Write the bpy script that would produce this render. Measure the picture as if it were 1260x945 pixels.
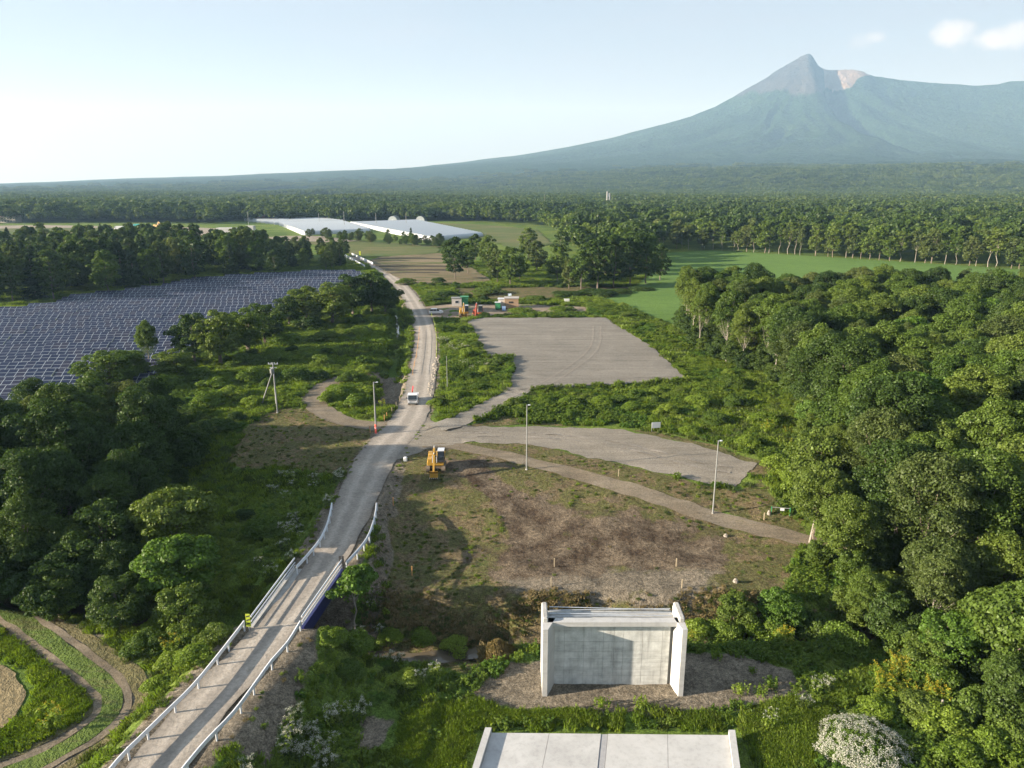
import bpy, math, random, time
import numpy as np
from mathutils import Vector, Matrix, geometry
T0 = time.time()
for o in list(bpy.data.objects): bpy.data.objects.remove(o)
SC = bpy.context.scene
COL = SC.collection
random.seed(7); RG = np.random.default_rng(7)
R = math.radians

# ------------------------------------------------------------------ camera
F, CH = 900.0, 35.0                       # focal length in photo pixels (1260 wide), drone height in metres
PITCH = math.atan((472.5-226)/F)
cd = bpy.data.cameras.new('camera'); cam = bpy.data.objects.new('camera', cd); COL.objects.link(cam)
cam.location = (0, 0, CH); cam.rotation_euler = (math.pi/2-PITCH, 0, 0)
cd.sensor_width = 36; cd.lens = 36*F/1260; cd.clip_start = 0.5; cd.clip_end = 60000
SC.camera = cam
SC.render.resolution_x = 1024; SC.render.resolution_y = 768

# ------------------------------------------------------------------ light
SUN_EL, SUN_AZ = R(16), R(12)              # sun low on the left, a little behind the camera
sd = Vector((-math.cos(SUN_AZ)*math.cos(SUN_EL), -math.sin(SUN_AZ)*math.cos(SUN_EL), math.sin(SUN_EL)))
sl = bpy.data.lights.new('sun', 'SUN'); sl.energy = 5.0; sl.angle = R(0.5); sl.color = (1, .94, .85)
so = bpy.data.objects.new('sun', sl); COL.objects.link(so)
so.rotation_euler = sd.to_track_quat('Z', 'Y').to_euler()
SC.view_settings.view_transform = 'Standard'; SC.view_settings.look = 'None'
SC.view_settings.exposure = 1.95; SC.view_settings.gamma = 1
W = bpy.data.worlds.new('World'); SC.world = W; W.use_nodes = True
nt = W.node_tree; nt.nodes.clear()
def N(nt, t, **kw):
    n = nt.nodes.new(t)
    for k, v in kw.items():
        if k.startswith('i_'): n.inputs[k[2:].replace('_', ' ')].default_value = v
        else: setattr(n, k, v)
    return n
def L(nt, a, b): nt.links.new(a, b)
def ramp(nt, fac, stops):
    r = N(nt, 'ShaderNodeValToRGB'); e = r.color_ramp.elements
    while len(e) > 1: e.remove(e[-1])
    e[0].position = stops[0][0]; e[0].color = (*stops[0][1], 1) if len(stops[0][1]) == 3 else stops[0][1]
    for p, c in stops[1:]:
        q = e.new(p); q.color = (*c, 1)
    if fac is not None: L(nt, fac, r.inputs[0])
    return r.outputs[0]
def g3(v): return (v, v, v)
def mixc(nt, fac, a, b, bt='MIX'):
    m = N(nt, 'ShaderNodeMix', data_type='RGBA', blend_type=bt)
    for s, v in ((m.inputs[0], fac), (m.inputs[6], a), (m.inputs[7], b)):
        if isinstance(v, (int, float)): s.default_value = v
        elif isinstance(v, tuple): s.default_value = (*v, 1) if len(v) == 3 else v
        else: L(nt, v, s)
    return m.outputs[2]
def mth(nt, op, a, b=None, c=None, clamp=False):
    m = N(nt, 'ShaderNodeMath', operation=op, use_clamp=clamp)
    for s, v in zip(m.inputs, (a, b, c)):
        if v is None: continue
        if isinstance(v, (int, float)): s.default_value = v
        else: L(nt, v, s)
    return m.outputs[0]
SKYN = N(nt, 'ShaderNodeTexSky', sky_type='NISHITA', sun_disc=False)
SKYN.sun_elevation = SUN_EL; SKYN.sun_rotation = math.atan2(sd.x, sd.y) % (2*math.pi)
SKYN.air_density = 1.0; SKYN.dust_density = 1.0; SKYN.ozone_density = 2.0; SKYN.altitude = 100
tc = N(nt, 'ShaderNodeTexCoord'); gen = tc.outputs['Generated']
mp = N(nt, 'ShaderNodeMapping'); mp.inputs['Scale'].default_value = (1.2, 1.2, 5.0); mp.inputs['Rotation'].default_value = (0.25, 0.12, 0.4)
L(nt, gen, mp.inputs[0])
nz = N(nt, 'ShaderNodeTexNoise', i_Scale=1.6, i_Detail=6.0, i_Roughness=0.55, i_Distortion=0.4); L(nt, mp.outputs[0], nz.inputs['Vector'])
veil = ramp(nt, nz.outputs['Fac'], [(.36, g3(.60)), (.66, g3(.95))])
skyc = mixc(nt, veil, SKYN.outputs[0], (2.75, 3.1, 3.75))
# thin milky layer thickening towards the horizon
sep = N(nt, 'ShaderNodeSeparateXYZ'); L(nt, gen, sep.inputs[0])
hz = ramp(nt, sep.outputs['Z'], [(0, g3(.75)), (.12, g3(.5)), (.35, g3(.12)), (.7, g3(0))])
skyc = mixc(nt, hz, skyc, (1.95, 2.1, 2.5))
# a few small fair-weather puffs high over the mountain's right shoulder
def pxdir(px, py):
    x = (px-630)/F; y = -(py-472.5)/F
    return Vector((x, math.cos(PITCH)+y*math.sin(PITCH), -math.sin(PITCH)+y*math.cos(PITCH))).normalized()
n2 = N(nt, 'ShaderNodeTexNoise', i_Scale=38.0, i_Detail=7.0, i_Roughness=0.6); L(nt, gen, n2.inputs['Vector'])
for px, py, rx, dens in ((1173, 42, .021, 1.0), (1167, 45, .016, .8), (1223, 48, .016, 1.0), (1246, 43, .02, .7), (1262, 38, .016, .5), (1077, 46, .011, .6), (1060, 52, .014, .25)):
    d = pxdir(px, py)
    sub = N(nt, 'ShaderNodeVectorMath', operation='SUBTRACT'); L(nt, gen, sub.inputs[0]); sub.inputs[1].default_value = d
    sc = N(nt, 'ShaderNodeVectorMath', operation='MULTIPLY'); L(nt, sub.outputs[0], sc.inputs[0]); sc.inputs[1].default_value = (1, 1, 1.5)
    ln = N(nt, 'ShaderNodeVectorMath', operation='LENGTH'); L(nt, sc.outputs[0], ln.inputs[0])
    v = mth(nt, 'DIVIDE', ln.outputs['Value'], rx)
    v = mth(nt, 'SUBTRACT', 1.15, v)
    v = mth(nt, 'ADD', v, mth(nt, 'MULTIPLY', mth(nt, 'SUBTRACT', n2.outputs['Fac'], .5), 1.9))
    v = mth(nt, 'MULTIPLY', v, 1.5, clamp=True); v = mth(nt, 'MULTIPLY', v, dens)
    skyc = mixc(nt, v, skyc, (4.1, 4.05, 4.15))
bg = N(nt, 'ShaderNodeBackground'); bg.inputs[1].default_value = 0.054; L(nt, skyc, bg.inputs[0])
wo = N(nt, 'ShaderNodeOutputWorld'); L(nt, bg.outputs[0], wo.inputs[0])

# ------------------------------------------------------------------ photo pixel -> place
def G(px, py, z=0.0):
    x = (px-630)/F; y = -(py-472.5)/F
    dy = math.cos(PITCH)+y*math.sin(PITCH); dz = -math.sin(PITCH)+y*math.cos(PITCH)
    t = (z-CH)/dz
    return (x*t, dy*t)
def ZT(py, Y):                              # height of something whose top shows at row py, standing at distance Y
    y = -(py-472.5)/F
    return CH+Y*(-math.sin(PITCH)+y*math.cos(PITCH))/(math.cos(PITCH)+y*math.sin(PITCH))
def hsh(ix, iy, s):
    h = (ix.astype(np.int64)*374761393+iy.astype(np.int64)*668265263+s*974711) & 0x7fffffff
    h = ((h ^ (h >> 13))*1274126177) & 0x7fffffff
    return ((h ^ (h >> 16)) & 0xffff)/65535.0
def vn(x, y, s=0):
    x = np.asarray(x, float); y = np.asarray(y, float)
    ix = np.floor(x); iy = np.floor(y); fx = x-ix; fy = y-iy
    fx = fx*fx*(3-2*fx); fy = fy*fy*(3-2*fy)
    a = hsh(ix, iy, s); b = hsh(ix+1, iy, s); c = hsh(ix, iy+1, s); d = hsh(ix+1, iy+1, s)
    return (a*(1-fx)+b*fx)*(1-fy)+(c*(1-fx)+d*fx)*fy
def fbm(x, y, s=0, o=4):
    r = 0; a = .5; t = 0
    for k in range(o):
        r = r+a*vn(np.asarray(x)*2**k+17*k, np.asarray(y)*2**k-9*k, s+k); t += a; a *= .5
    return r/t
def ss(a, b, v):
    t = np.clip((v-a)/(b-a), 0, 1); return t*t*(3-2*t)
def dpoly(X, Y, pts, closed=False):
    best = np.full(np.shape(X), 1e9)
    n = len(pts)
    for i in range(n if closed else n-1):
        ax, ay = pts[i][:2]; bx, by = pts[(i+1) % n][:2]
        vx, vy = bx-ax, by-ay; l2 = vx*vx+vy*vy+1e-9
        t = np.clip(((X-ax)*vx+(Y-ay)*vy)/l2, 0, 1)
        best = np.minimum(best, np.hypot(X-ax-t*vx, Y-ay-t*vy))
    return best
def inpoly(X, Y, pts):
    ins = np.zeros(np.shape(X), bool); n = len(pts)
    for i in range(n):
        ax, ay = pts[i][:2]; bx, by = pts[(i+1) % n][:2]
        if ay == by: continue
        c = ((ay > Y) != (by > Y)) & (X < (bx-ax)*(Y-ay)/(by-ay)+ax)
        ins ^= c
    return ins
def sdf(X, Y, pts):                          # negative inside
    d = dpoly(X, Y, pts, True); return np.where(inpoly(X, Y, pts), -d, d)
def spline(pts, step=1.0):
    P = [np.array(p, float) for p in pts]; P = [2*P[0]-P[1]]+P+[2*P[-1]-P[-2]]
    out = []
    for i in range(1, len(P)-2):
        n = max(2, int(np.linalg.norm(P[i+1]-P[i])/step))
        for k in range(n):
            t = k/n
            out.append(.5*((2*P[i])+(-P[i-1]+P[i+1])*t+(2*P[i-1]-5*P[i]+4*P[i+1]-P[i+2])*t*t+(-P[i-1]+3*P[i]-3*P[i+1]+P[i+2])*t**3))
    out.append(P[-2]); return [tuple(q) for q in out]

ROADPX = [(192, 945), (250, 873), (333, 780), (388, 713), (418, 660), (441, 610), (466, 560), (500, 520), (514, 488), (521, 450), (523, 410), (515, 385), (500, 360), (480, 340), (457, 325), (434, 316)]
ROAD = [G(*p) for p in ROADPX]
ROAD = [(-22.9, 28.0), (-22.6, 33.0)]+ROAD
ROADS = spline(ROAD, 1.5)
LOT = [G(*p, .6) for p in [(573, 394), (600, 391), (745, 391), (800, 425), (848, 468), (790, 472), (700, 476), (655, 479), (622, 481), (629, 440), (598, 441), (584, 425)]]
RAMP = [G(*p, .3) for p in [(527, 524), (560, 513), (622, 481), (658, 479), (640, 492), (604, 510), (572, 524), (548, 530)]]
APRON = [G(*p) for p in [(446, 578), (462, 545), (478, 530), (497, 512), (525, 512), (545, 526), (600, 526), (650, 524), (760, 527), (850, 547), (932, 571), (905, 594), (860, 590), (800, 578), (720, 562), (700, 556), (640, 545), (585, 545), (560, 548), (520, 555), (488, 566), (470, 580)]]
DITCH = [G(*p, -1) for p in [(484, 368), (486, 385), (489, 402), (486, 425), (482, 450), (480, 480), (474, 500)]]
STREAM = [(-75, 70), (-45, 62), (-30, 58.5), (-18.7, 57), (-9, 56), (-2, 56.8), (8, 57), (18, 57.3), (34, 58), (60, 60)]
def HT(x, y):
    X = np.asarray(x, float); Y = np.asarray(y, float)
    right = -2.0*ss(88, 68, Y)-1.5*ss(61.3, 58.6, Y+1.2*(vn(X*.35, Y*0, 5)-.5))
    left = -1.5*ss(104, 78, Y)-1.2*ss(64, 50, Y)
    xr = np.interp(Y, [28, 45, 60, 90, 100], [-22.9, -20.8, -18.2, -17.4, -16.4])
    low = np.where(X < xr, left, right)
    low = low*(1-ss(112, 100, Y)*0)
    d = dpoly(X, Y, ROAD)
    w = np.maximum(.8, -low*1.7)
    e = ss(0, 1, (d-2.9)/w)
    br = ss(51.6, 52.6, Y)*ss(62.6, 61.6, Y)*(X < 0)
    e = np.maximum(e, br*ss(4.5, 3.8, np.abs(Y-57.2)))
    H = low*e
    lot = sdf(X, Y, LOT); rp = sdf(X, Y, RAMP)
    H = H+.7*ss(1.3, -.2, lot)
    H = np.where(lot > 1.0, np.maximum(H, H+.45*ss(1.1, -.3, rp)), H)
    sdist = dpoly(X, Y, STREAM)
    H = np.minimum(H, H-(1.3)*ss(3.0, .8, sdist)-.9*br*ss(4.5, 2.5, sdist))
    dd = dpoly(X, Y, DITCH)
    H = H-1.9*ss(3.6, 1.0, dd)*ss(2.6, 3.6, d)
    off = ss(3.2, 7, d)*ss(0, 3, lot)
    H = H+off*(.5*(fbm(X*.12, Y*.12, 3, 3)-.5)+.25*(fbm(X*.7, Y*.7, 9, 2)-.5))*ss(340, 200, Y)
    return H
def hz1(x, y): return float(HT(np.array([x]), np.array([y]))[0])
def GH(px, py):                              # where the line of sight through a pixel meets the terrain
    z = 0.0
    for _ in range(14):
        x, y = G(px, py, z); z = .5*z+.5*hz1(x, y)
    x, y = G(px, py, z); return x, y, hz1(x, y)

# ------------------------------------------------------------------ materials
MATS = {}
def mat(name, col=(.5, .5, .5), rough=.7, metal=0.0, spec=.5, var=.12, scale=3.0, bump=0.0, bscale=20.0, streak=0.0):
    if name in MATS: return MATS[name]
    m = bpy.data.materials.new(name); m.use_nodes = True; t = m.node_tree; b = t.nodes['Principled BSDF']
    tcn = N(t, 'ShaderNodeTexCoord')
    n = N(t, 'ShaderNodeTexNoise', i_Scale=scale, i_Detail=5.0, i_Roughness=.6); L(t, tcn.outputs['Object'], n.inputs['Vector'])
    lo = tuple(c*(1-var) for c in col); hi = tuple(min(1, c*(1+var)) for c in col)
    cq = ramp(t, n.outputs['Fac'], [(.3, lo), (.7, hi)])
    if streak:
        gp_ = N(t, 'ShaderNodeNewGeometry'); mq = N(t, 'ShaderNodeMapping'); mq.inputs['Scale'].default_value = (2.6, 2.6, .22); L(t, gp_.outputs['Position'], mq.inputs[0])
        ns_ = N(t, 'ShaderNodeTexNoise', i_Scale=1.0, i_Detail=6.0, i_Roughness=.7); L(t, mq.outputs[0], ns_.inputs['Vector'])
        mh_ = N(t, 'ShaderNodeMapping'); mh_.inputs['Scale'].default_value = (.25, .25, 2.4); L(t, gp_.outputs['Position'], mh_.inputs[0])
        nh_ = N(t, 'ShaderNodeTexNoise', i_Scale=1.0, i_Detail=6.0, i_Roughness=.7); L(t, mh_.outputs[0], nh_.inputs['Vector'])
        cq = mixc(t, 1.0, cq, ramp(t, ns_.outputs['Fac'], [(.33, g3(1-streak)), (.5, g3(1)), (.7, g3(1+streak*.3))]), 'MULTIPLY')
        cq = mixc(t, 1.0, cq, ramp(t, nh_.outputs['Fac'], [(.35, g3(1-streak*.8)), (.5, g3(1)), (.7, g3(1+streak*.3))]), 'MULTIPLY')
    L(t, cq, b.inputs['Base Color'])
    b.inputs['Roughness'].default_value = rough; b.inputs['Metallic'].default_value = metal
    b.inputs['Specular IOR Level'].default_value = spec
    if bump:
        n2 = N(t, 'ShaderNodeTexNoise', i_Scale=bscale, i_Detail=4.0); L(t, tcn.outputs['Object'], n2.inputs['Vector'])
        bp = N(t, 'ShaderNodeBump', i_Strength=bump, i_Distance=.05); L(t, n2.outputs['Fac'], bp.inputs['Height']); L(t, bp.outputs[0], b.inputs['Normal'])
    MATS[name] = m; return m
def leafmat(name, dark, mid, light, tr=.3, rand=.5, rough=.5, ps=.045):
    m = bpy.data.materials.new(name); m.use_nodes = True; t = m.node_tree; t.nodes.clear()
    oi = N(t, 'ShaderNodeObjectInfo'); ge = N(t, 'ShaderNodeNewGeometry')
    base = ramp(t, oi.outputs['Random'], [(0, dark), (.5, mid), (1, light)])
    n = N(t, 'ShaderNodeTexNoise', i_Scale=ps, i_Detail=3.0); L(t, ge.outputs['Position'], n.inputs['Vector'])
    base = mixc(t, ramp(t, n.outputs['Fac'], [(.4, g3(0)), (.65, g3(.55))]), base, tuple(.5*(a+b) for a, b in zip(mid, light)))
    pi = ramp(t, ge.outputs['Random Per Island'], [(0, g3(1-rand*.75)), (.8, g3(1.0)), (1, g3(1+rand*.5))])
    col = mixc(t, 1.0, base, pi, 'MULTIPLY')
    di = N(t, 'ShaderNodeBsdfDiffuse'); L(t, col, di.inputs[0])
    tl = N(t, 'ShaderNodeBsdfTranslucent'); L(t, mixc(t, 1.0, col, (1.15, 1.25, .5), 'MULTIPLY'), tl.inputs[0])
    gl = N(t, 'ShaderNodeBsdfGlossy'); gl.inputs['Roughness'].default_value = rough; gl.inputs[0].default_value = (.8, .85, .8, 1)
    m1 = N(t, 'ShaderNodeMixShader'); m1.inputs[0].default_value = tr; L(t, di.outputs[0], m1.inputs[1]); L(t, tl.outputs[0], m1.inputs[2])
    m2 = N(t, 'ShaderNodeMixShader'); m2.inputs[0].default_value = .015; L(t, m1.outputs[0], m2.inputs[1]); L(t, gl.outputs[0], m2.inputs[2])
    o = N(t, 'ShaderNodeOutputMaterial'); L(t, m2.outputs[0], o.inputs[0])
    MATS[name] = m; return m
LF = leafmat('broad_leaves', (.052, .098, .015), (.082, .135, .02), (.12, .165, .028))
LFD = leafmat('dark_leaves', (.030, .060, .013), (.045, .082, .016), (.065, .105, .02))
LFC = leafmat('conifer_needles', (.024, .050, .016), (.036, .066, .02), (.05, .08, .024), tr=.12)
LFB = leafmat('bright_leaves', (.065, .13, .015), (.085, .16, .02), (.11, .185, .03), tr=.35)
LFO = leafmat('olive_leaves', (.052, .082, .02), (.075, .108, .026), (.105, .132, .034), tr=.3)
WEED = leafmat('weed_leaves', (.10, .165, .018), (.15, .225, .024), (.20, .265, .038), tr=.35)
WEEDD = leafmat('dark_weed_leaves', (.065, .12, .015), (.10, .165, .02), (.14, .20, .028), tr=.3)
DRY = leafmat('dry_stalks', (.12, .10, .045), (.18, .14, .06), (.24, .19, .09), tr=.15)
WHT = leafmat('white_flower_heads', (.32, .33, .26), (.40, .41, .33), (.46, .46, .39), tr=.2, rand=.3)
YEL = leafmat('yellow_flower_heads', (.26, .22, .02), (.34, .28, .02), (.42, .34, .03), tr=.2, rand=.3)
LW1 = leafmat('plain_wood_leaves', (.030, .060, .016), (.055, .092, .018), (.09, .125, .028), ps=.0035); LW2 = leafmat('plain_dark_leaves', (.020, .045, .015), (.034, .065, .018), (.06, .10, .022), ps=.0028)
BARK = mat('bark', (.15, .125, .095), .9, var=.3, scale=6, bump=.4)
PALEBARK = mat('pale_bark', (.25, .225, .19), .85, var=.3, scale=4)

def gravelmat(name, a, b, tracks=False, fine=1.0, dark=(.1, .09, .075)):
    m = bpy.data.materials.new(name); m.use_nodes = True; t = m.node_tree; bs = t.nodes['Principled BSDF']
    ge = N(t, 'ShaderNodeNewGeometry'); P = ge.outputs['Position']
    n1 = N(t, 'ShaderNodeTexNoise', i_Scale=.13*fine, i_Detail=6.0, i_Roughness=.65, i_Distortion=.6); L(t, P, n1.inputs['Vector'])
    n2 = N(t, 'ShaderNodeTexNoise', i_Scale=3.5, i_Detail=5.0, i_Roughness=.8); L(t, P, n2.inputs['Vector'])
    n3 = N(t, 'ShaderNodeTexNoise', i_Scale=.9, i_Detail=4.0, i_Roughness=.7); L(t, P, n3.inputs['Vector'])
    c = mixc(t, ramp(t, n1.outputs['Fac'], [(.35, g3(0)), (.65, g3(1))]), a, b)
    c = mixc(t, ramp(t, n3.outputs['Fac'], [(.58, g3(0)), (.75, g3(.5))]), c, dark)
    c = mixc(t, 1.0, c, ramp(t, n2.outputs['Fac'], [(.25, g3(.62)), (.5, g3(.98)), (.75, g3(1.3))]), 'MULTIPLY')
    if not tracks:
        mq = N(t, 'ShaderNodeMapping'); mq.inputs['Scale'].default_value = (.07, 1, 1); mq.inputs['Rotation'].default_value = (0, 0, .25); L(t, P, mq.inputs[0])
        n4 = N(t, 'ShaderNodeTexNoise', i_Scale=.8, i_Detail=5.0, i_Roughness=.7, i_Distortion=.3); L(t, mq.outputs[0], n4.inputs['Vector'])
        n5 = N(t, 'ShaderNodeTexNoise', i_Scale=9.0, i_Detail=3.0, i_Roughness=.8); L(t, P, n5.inputs['Vector'])
        c = mixc(t, 1.0, c, ramp(t, n4.outputs['Fac'], [(.32, g3(.78)), (.5, g3(1)), (.66, g3(1.14))]), 'MULTIPLY')
        c = mixc(t, 1.0, c, ramp(t, n5.outputs['Fac'], [(.32, g3(.6)), (.5, g3(1)), (.7, g3(1.4))]), 'MULTIPLY')
    if tracks:
        at = N(t, 'ShaderNodeAttribute', attribute_name='across')
        ab = mth(t, 'ABSOLUTE', at.outputs['Fac'])
        nn = mth(t, 'MULTIPLY', mth(t, 'SUBTRACT', n3.outputs['Fac'], .5), .5)
        tr_ = ramp(t, mth(t, 'ADD', ab, nn), [(.0, g3(.82)), (.16, g3(.86)), (.34, g3(1.13)), (.46, g3(1.1)), (.62, g3(.9)), (.85, g3(.8)), (1, g3(.62))])
        c = mixc(t, 1.0, c, tr_, 'MULTIPLY')
    L(t, c, bs.inputs['Base Color']); bs.inputs['Roughness'].default_value = .95; bs.inputs['Specular IOR Level'].default_value = .15
    bp = N(t, 'ShaderNodeBump', i_Strength=.7, i_Distance=.08); L(t, n2.outputs['Fac'], bp.inputs['Height']); L(t, bp.outputs[0], bs.inputs['Normal'])
    MATS[name] = m; return m
ROADM = gravelmat('road_gravel', (.27, .245, .21), (.335, .305, .26), True, dark=(.17, .155, .125))
LOTM = gravelmat('lot_gravel', (.160, .150, .128), (.20, .188, .162), dark=(.115, .105, .085))
APM = gravelmat('apron_gravel', (.22, .20, .165), (.17, .155, .125), fine=.7, dark=(.15, .135, .10))
TRKM = gravelmat('track_dirt', (.185, .16, .12), (.14, .115, .08), dark=(.10, .095, .045))
PADM = gravelmat('pad_gravel', (.15, .13, .105), (.2, .175, .14), dark=(.09, .078, .06))
YARDM = gravelmat('yard_dirt', (.24, .2, .15), (.18, .145, .105))
def fieldmat(name, a, b, stripe=0.0, sc=1.2, ang=0.0, b2=None):
    m = bpy.data.materials.new(name); m.use_nodes = True; t = m.node_tree; bs = t.nodes['Principled BSDF']
    ge = N(t, 'ShaderNodeNewGeometry'); mpn = N(t, 'ShaderNodeMapping'); mpn.inputs['Rotation'].default_value = (0, 0, ang); mpn.inputs['Scale'].default_value = (.25, 1, 1)
    L(t, ge.outputs['Position'], mpn.inputs[0])
    n1 = N(t, 'ShaderNodeTexNoise', i_Scale=sc*.3, i_Detail=5.0, i_Roughness=.6); L(t, mpn.outputs[0], n1.inputs['Vector'])
    n2 = N(t, 'ShaderNodeTexNoise', i_Scale=.02, i_Detail=3.0); L(t, ge.outputs['Position'], n2.inputs['Vector'])
    n3 = N(t, 'ShaderNodeTexNoise', i_Scale=2.2, i_Detail=3.0, i_Roughness=.8); L(t, ge.outputs['Position'], n3.inputs['Vector'])
    c = mixc(t, ramp(t, n2.outputs['Fac'], [(.35, g3(0)), (.65, g3(1))]), a, b)
    c = mixc(t, ramp(t, n1.outputs['Fac'], [(.5, g3(0)), (.62, g3(stripe))]), c, b2 or b)
    c = mixc(t, 1.0, c, ramp(t, n3.outputs['Fac'], [(.3, g3(.7)), (.7, g3(1.25))]), 'MULTIPLY')
    L(t, c, bs.inputs['Base Color']); bs.inputs['Roughness'].default_value = .95; bs.inputs['Specular IOR Level'].default_value = .1
    bp = N(t, 'ShaderNodeBump', i_Strength=1.0, i_Distance=.25); L(t, n3.outputs['Fac'], bp.inputs['Height']); L(t, bp.outputs[0], bs.inputs['Normal'])
    return m

# ------------------------------------------------------------------ mesh helpers
def tag(o, label=None, cat=None, group=None, kind=None):
    if label: o['label'] = label
    if cat: o['category'] = cat
    if group: o['group'] = group
    if kind: o['kind'] = kind
    return o
def npmesh(name, V, Fc, mats, smooth=False, matidx=None):
    me = bpy.data.meshes.new(name); V = np.asarray(V, np.float32); Fc = np.asarray(Fc, np.int32)
    me.vertices.add(len(V)); me.vertices.foreach_set('co', V.ravel())
    k = Fc.shape[1]; me.loops.add(Fc.size); me.loops.foreach_set('vertex_index', Fc.ravel())
    me.polygons.add(len(Fc)); me.polygons.foreach_set('loop_start', np.arange(0, Fc.size, k, dtype=np.int32))
    if matidx is not None: me.polygons.foreach_set('material_index', np.asarray(matidx, np.int32))
    if smooth: me.polygons.foreach_set('use_smooth', np.ones(len(Fc), bool))
    for m in mats: me.materials.append(m)
    me.update(calc_edges=True); return me
def obj(name, me, parent=None, loc=None, rot=None, scale=None, link=True):
    o = bpy.data.objects.new(name, me)
    if link: COL.objects.link(o)
    if parent: o.parent = parent
    if loc is not None: o.location = loc
    if rot is not None: o.rotation_euler = rot
    if scale is not None: o.scale = scale
    return o
def empty(name, loc=(0, 0, 0), rz=0.0):
    o = bpy.data.objects.new(name, None); COL.objects.link(o); o.location = loc; o.rotation_euler = (0, 0, rz); o.empty_display_size = .5; return o
def copy_tree(o, parent=None):
    c = o.copy(); COL.objects.link(c); c.parent = parent
    for ch in list(o.children): copy_tree(ch, c)
    return c
class MB:
    def __init__(s): s.v = []; s.f = []
    def add(s, vs, fs, M=None):
        b = len(s.v)
        s.v += [tuple(M @ Vector(v)) if M is not None else tuple(v) for v in vs]; s.f += [tuple(b+i for i in f) for f in fs]; return s
    def box(s, c, d, M=None, rz=0, bev=0):
        x, y, z = (q/2 for q in d)
        if bev:                              # chamfered vertical and top edges
            b_ = bev; vs = []
            ring = [(-x+b_, -y), (x-b_, -y), (x, -y+b_), (x, y-b_), (x-b_, y), (-x+b_, y), (-x, y-b_), (-x, -y+b_)]
            vs += [(a, q, -z) for a, q in ring]+[(a, q, z-b_) for a, q in ring]
            vs += [(a*(x-b_)/x, q*(y-b_)/y, z) for a, q in ring]
            fs = [tuple(range(7, -1, -1)), tuple(range(16, 24))]
            for k in (0, 8):
                for i in range(8): j = (i+1) % 8; fs.append((k+i, k+j, k+8+j, k+8+i))
        else:
            vs = [(a, q, w) for w in (-z, z) for a, q in ((-x, -y), (x, -y), (x, y), (-x, y))]
            fs = [(3, 2, 1, 0), (4, 5, 6, 7), (0, 1, 5, 4), (1, 2, 6, 5), (2, 3, 7, 6), (3, 0, 4, 7)]
        T = Matrix.Translation(c) @ Matrix.Rotation(rz, 4, 'Z')
        return s.add(vs, fs, (M @ T) if M is not None else T)
    def tube(s, p, q, r0, r1=None, n=8, M=None):
        r1 = r0 if r1 is None else r1; p = Vector(p); q = Vector(q); d = (q-p).normalized()
        a = d.orthogonal().normalized(); b = d.cross(a); vs = []
        for c, r in ((p, r0), (q, r1)):
            vs += [c+(a*math.cos(2*math.pi*i/n)+b*math.sin(2*math.pi*i/n))*r for i in range(n)]
        fs = [(i, (i+1) % n, n+(i+1) % n, n+i) for i in range(n)]+[tuple(range(n-1, -1, -1)), tuple(range(n, 2*n))]
        return s.add(vs, fs, M)
    def prism(s, poly, a, b, axis='x', M=None):   # poly in the two other axes, extruded a..b
        n = len(poly); vs = []
        for t in (a, b):
            for u, v in poly:
                vs.append({'x': (t, u, v), 'y': (u, t, v), 'z': (u, v, t)}[axis])
        fs = [(i, (i+1) % n, n+(i+1) % n, n+i) for i in range(n)]+[tuple(range(n-1, -1, -1)), tuple(range(n, 2*n))]
        return s.add(vs, fs, M)
    def build(s, name, m, parent=None, smooth=False, loc=None, link=True):
        me = bpy.data.meshes.new(name); me.from_pydata(s.v, [], s.f); me.materials.append(m)
        import bmesh
        bm = bmesh.new(); bm.from_mesh(me); bmesh.ops.recalc_face_normals(bm, faces=bm.faces); bm.to_mesh(me); bm.free()
        if smooth:
            for p in me.polygons: p.use_smooth = True
        return obj(name, me, parent, loc=loc, link=link)

# ------------------------------------------------------------------ the ground
def inc(a, b, s): return list(np.arange(a, b, s))
def geo(a, b, s0, k):
    out = []; x = a; s = s0
    while x < b: out.append(x); s *= k; x += s
    out.append(b); return out
xs = [-v for v in geo(160, 9000, 2, 1.18)][::-1]+inc(-158, -52, 1.5)+inc(-52, 52, .6)+inc(52, 150, 1.5)+geo(152, 9000, 2, 1.18)
ys = [-v for v in geo(0, 3000, 5, 1.4)][::-1]+inc(2.5, 30, 2.5)+inc(30, 128, .6)+inc(128, 335, 1.4)+geo(337, 1500, 2, 1.1)
xs = np.array(xs); ys = np.array(ys)
def gridmesh(name, xs, ys, Z, mats, smooth=True):
    nx, ny = len(xs), len(ys); X, Y = np.meshgrid(xs, ys)
    V = np.stack([X.ravel(), Y.ravel(), Z.ravel()], 1)
    i = np.arange(nx-1); j = np.arange(ny-1); I, J = np.meshgrid(i, j); a = (J*nx+I).ravel()
    return npmesh(name, V, np.stack([a, a+1, a+nx+1, a+nx], 1), mats, smooth)
X, Y = np.meshgrid(xs, ys)
Z = HT(X, Y)
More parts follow.
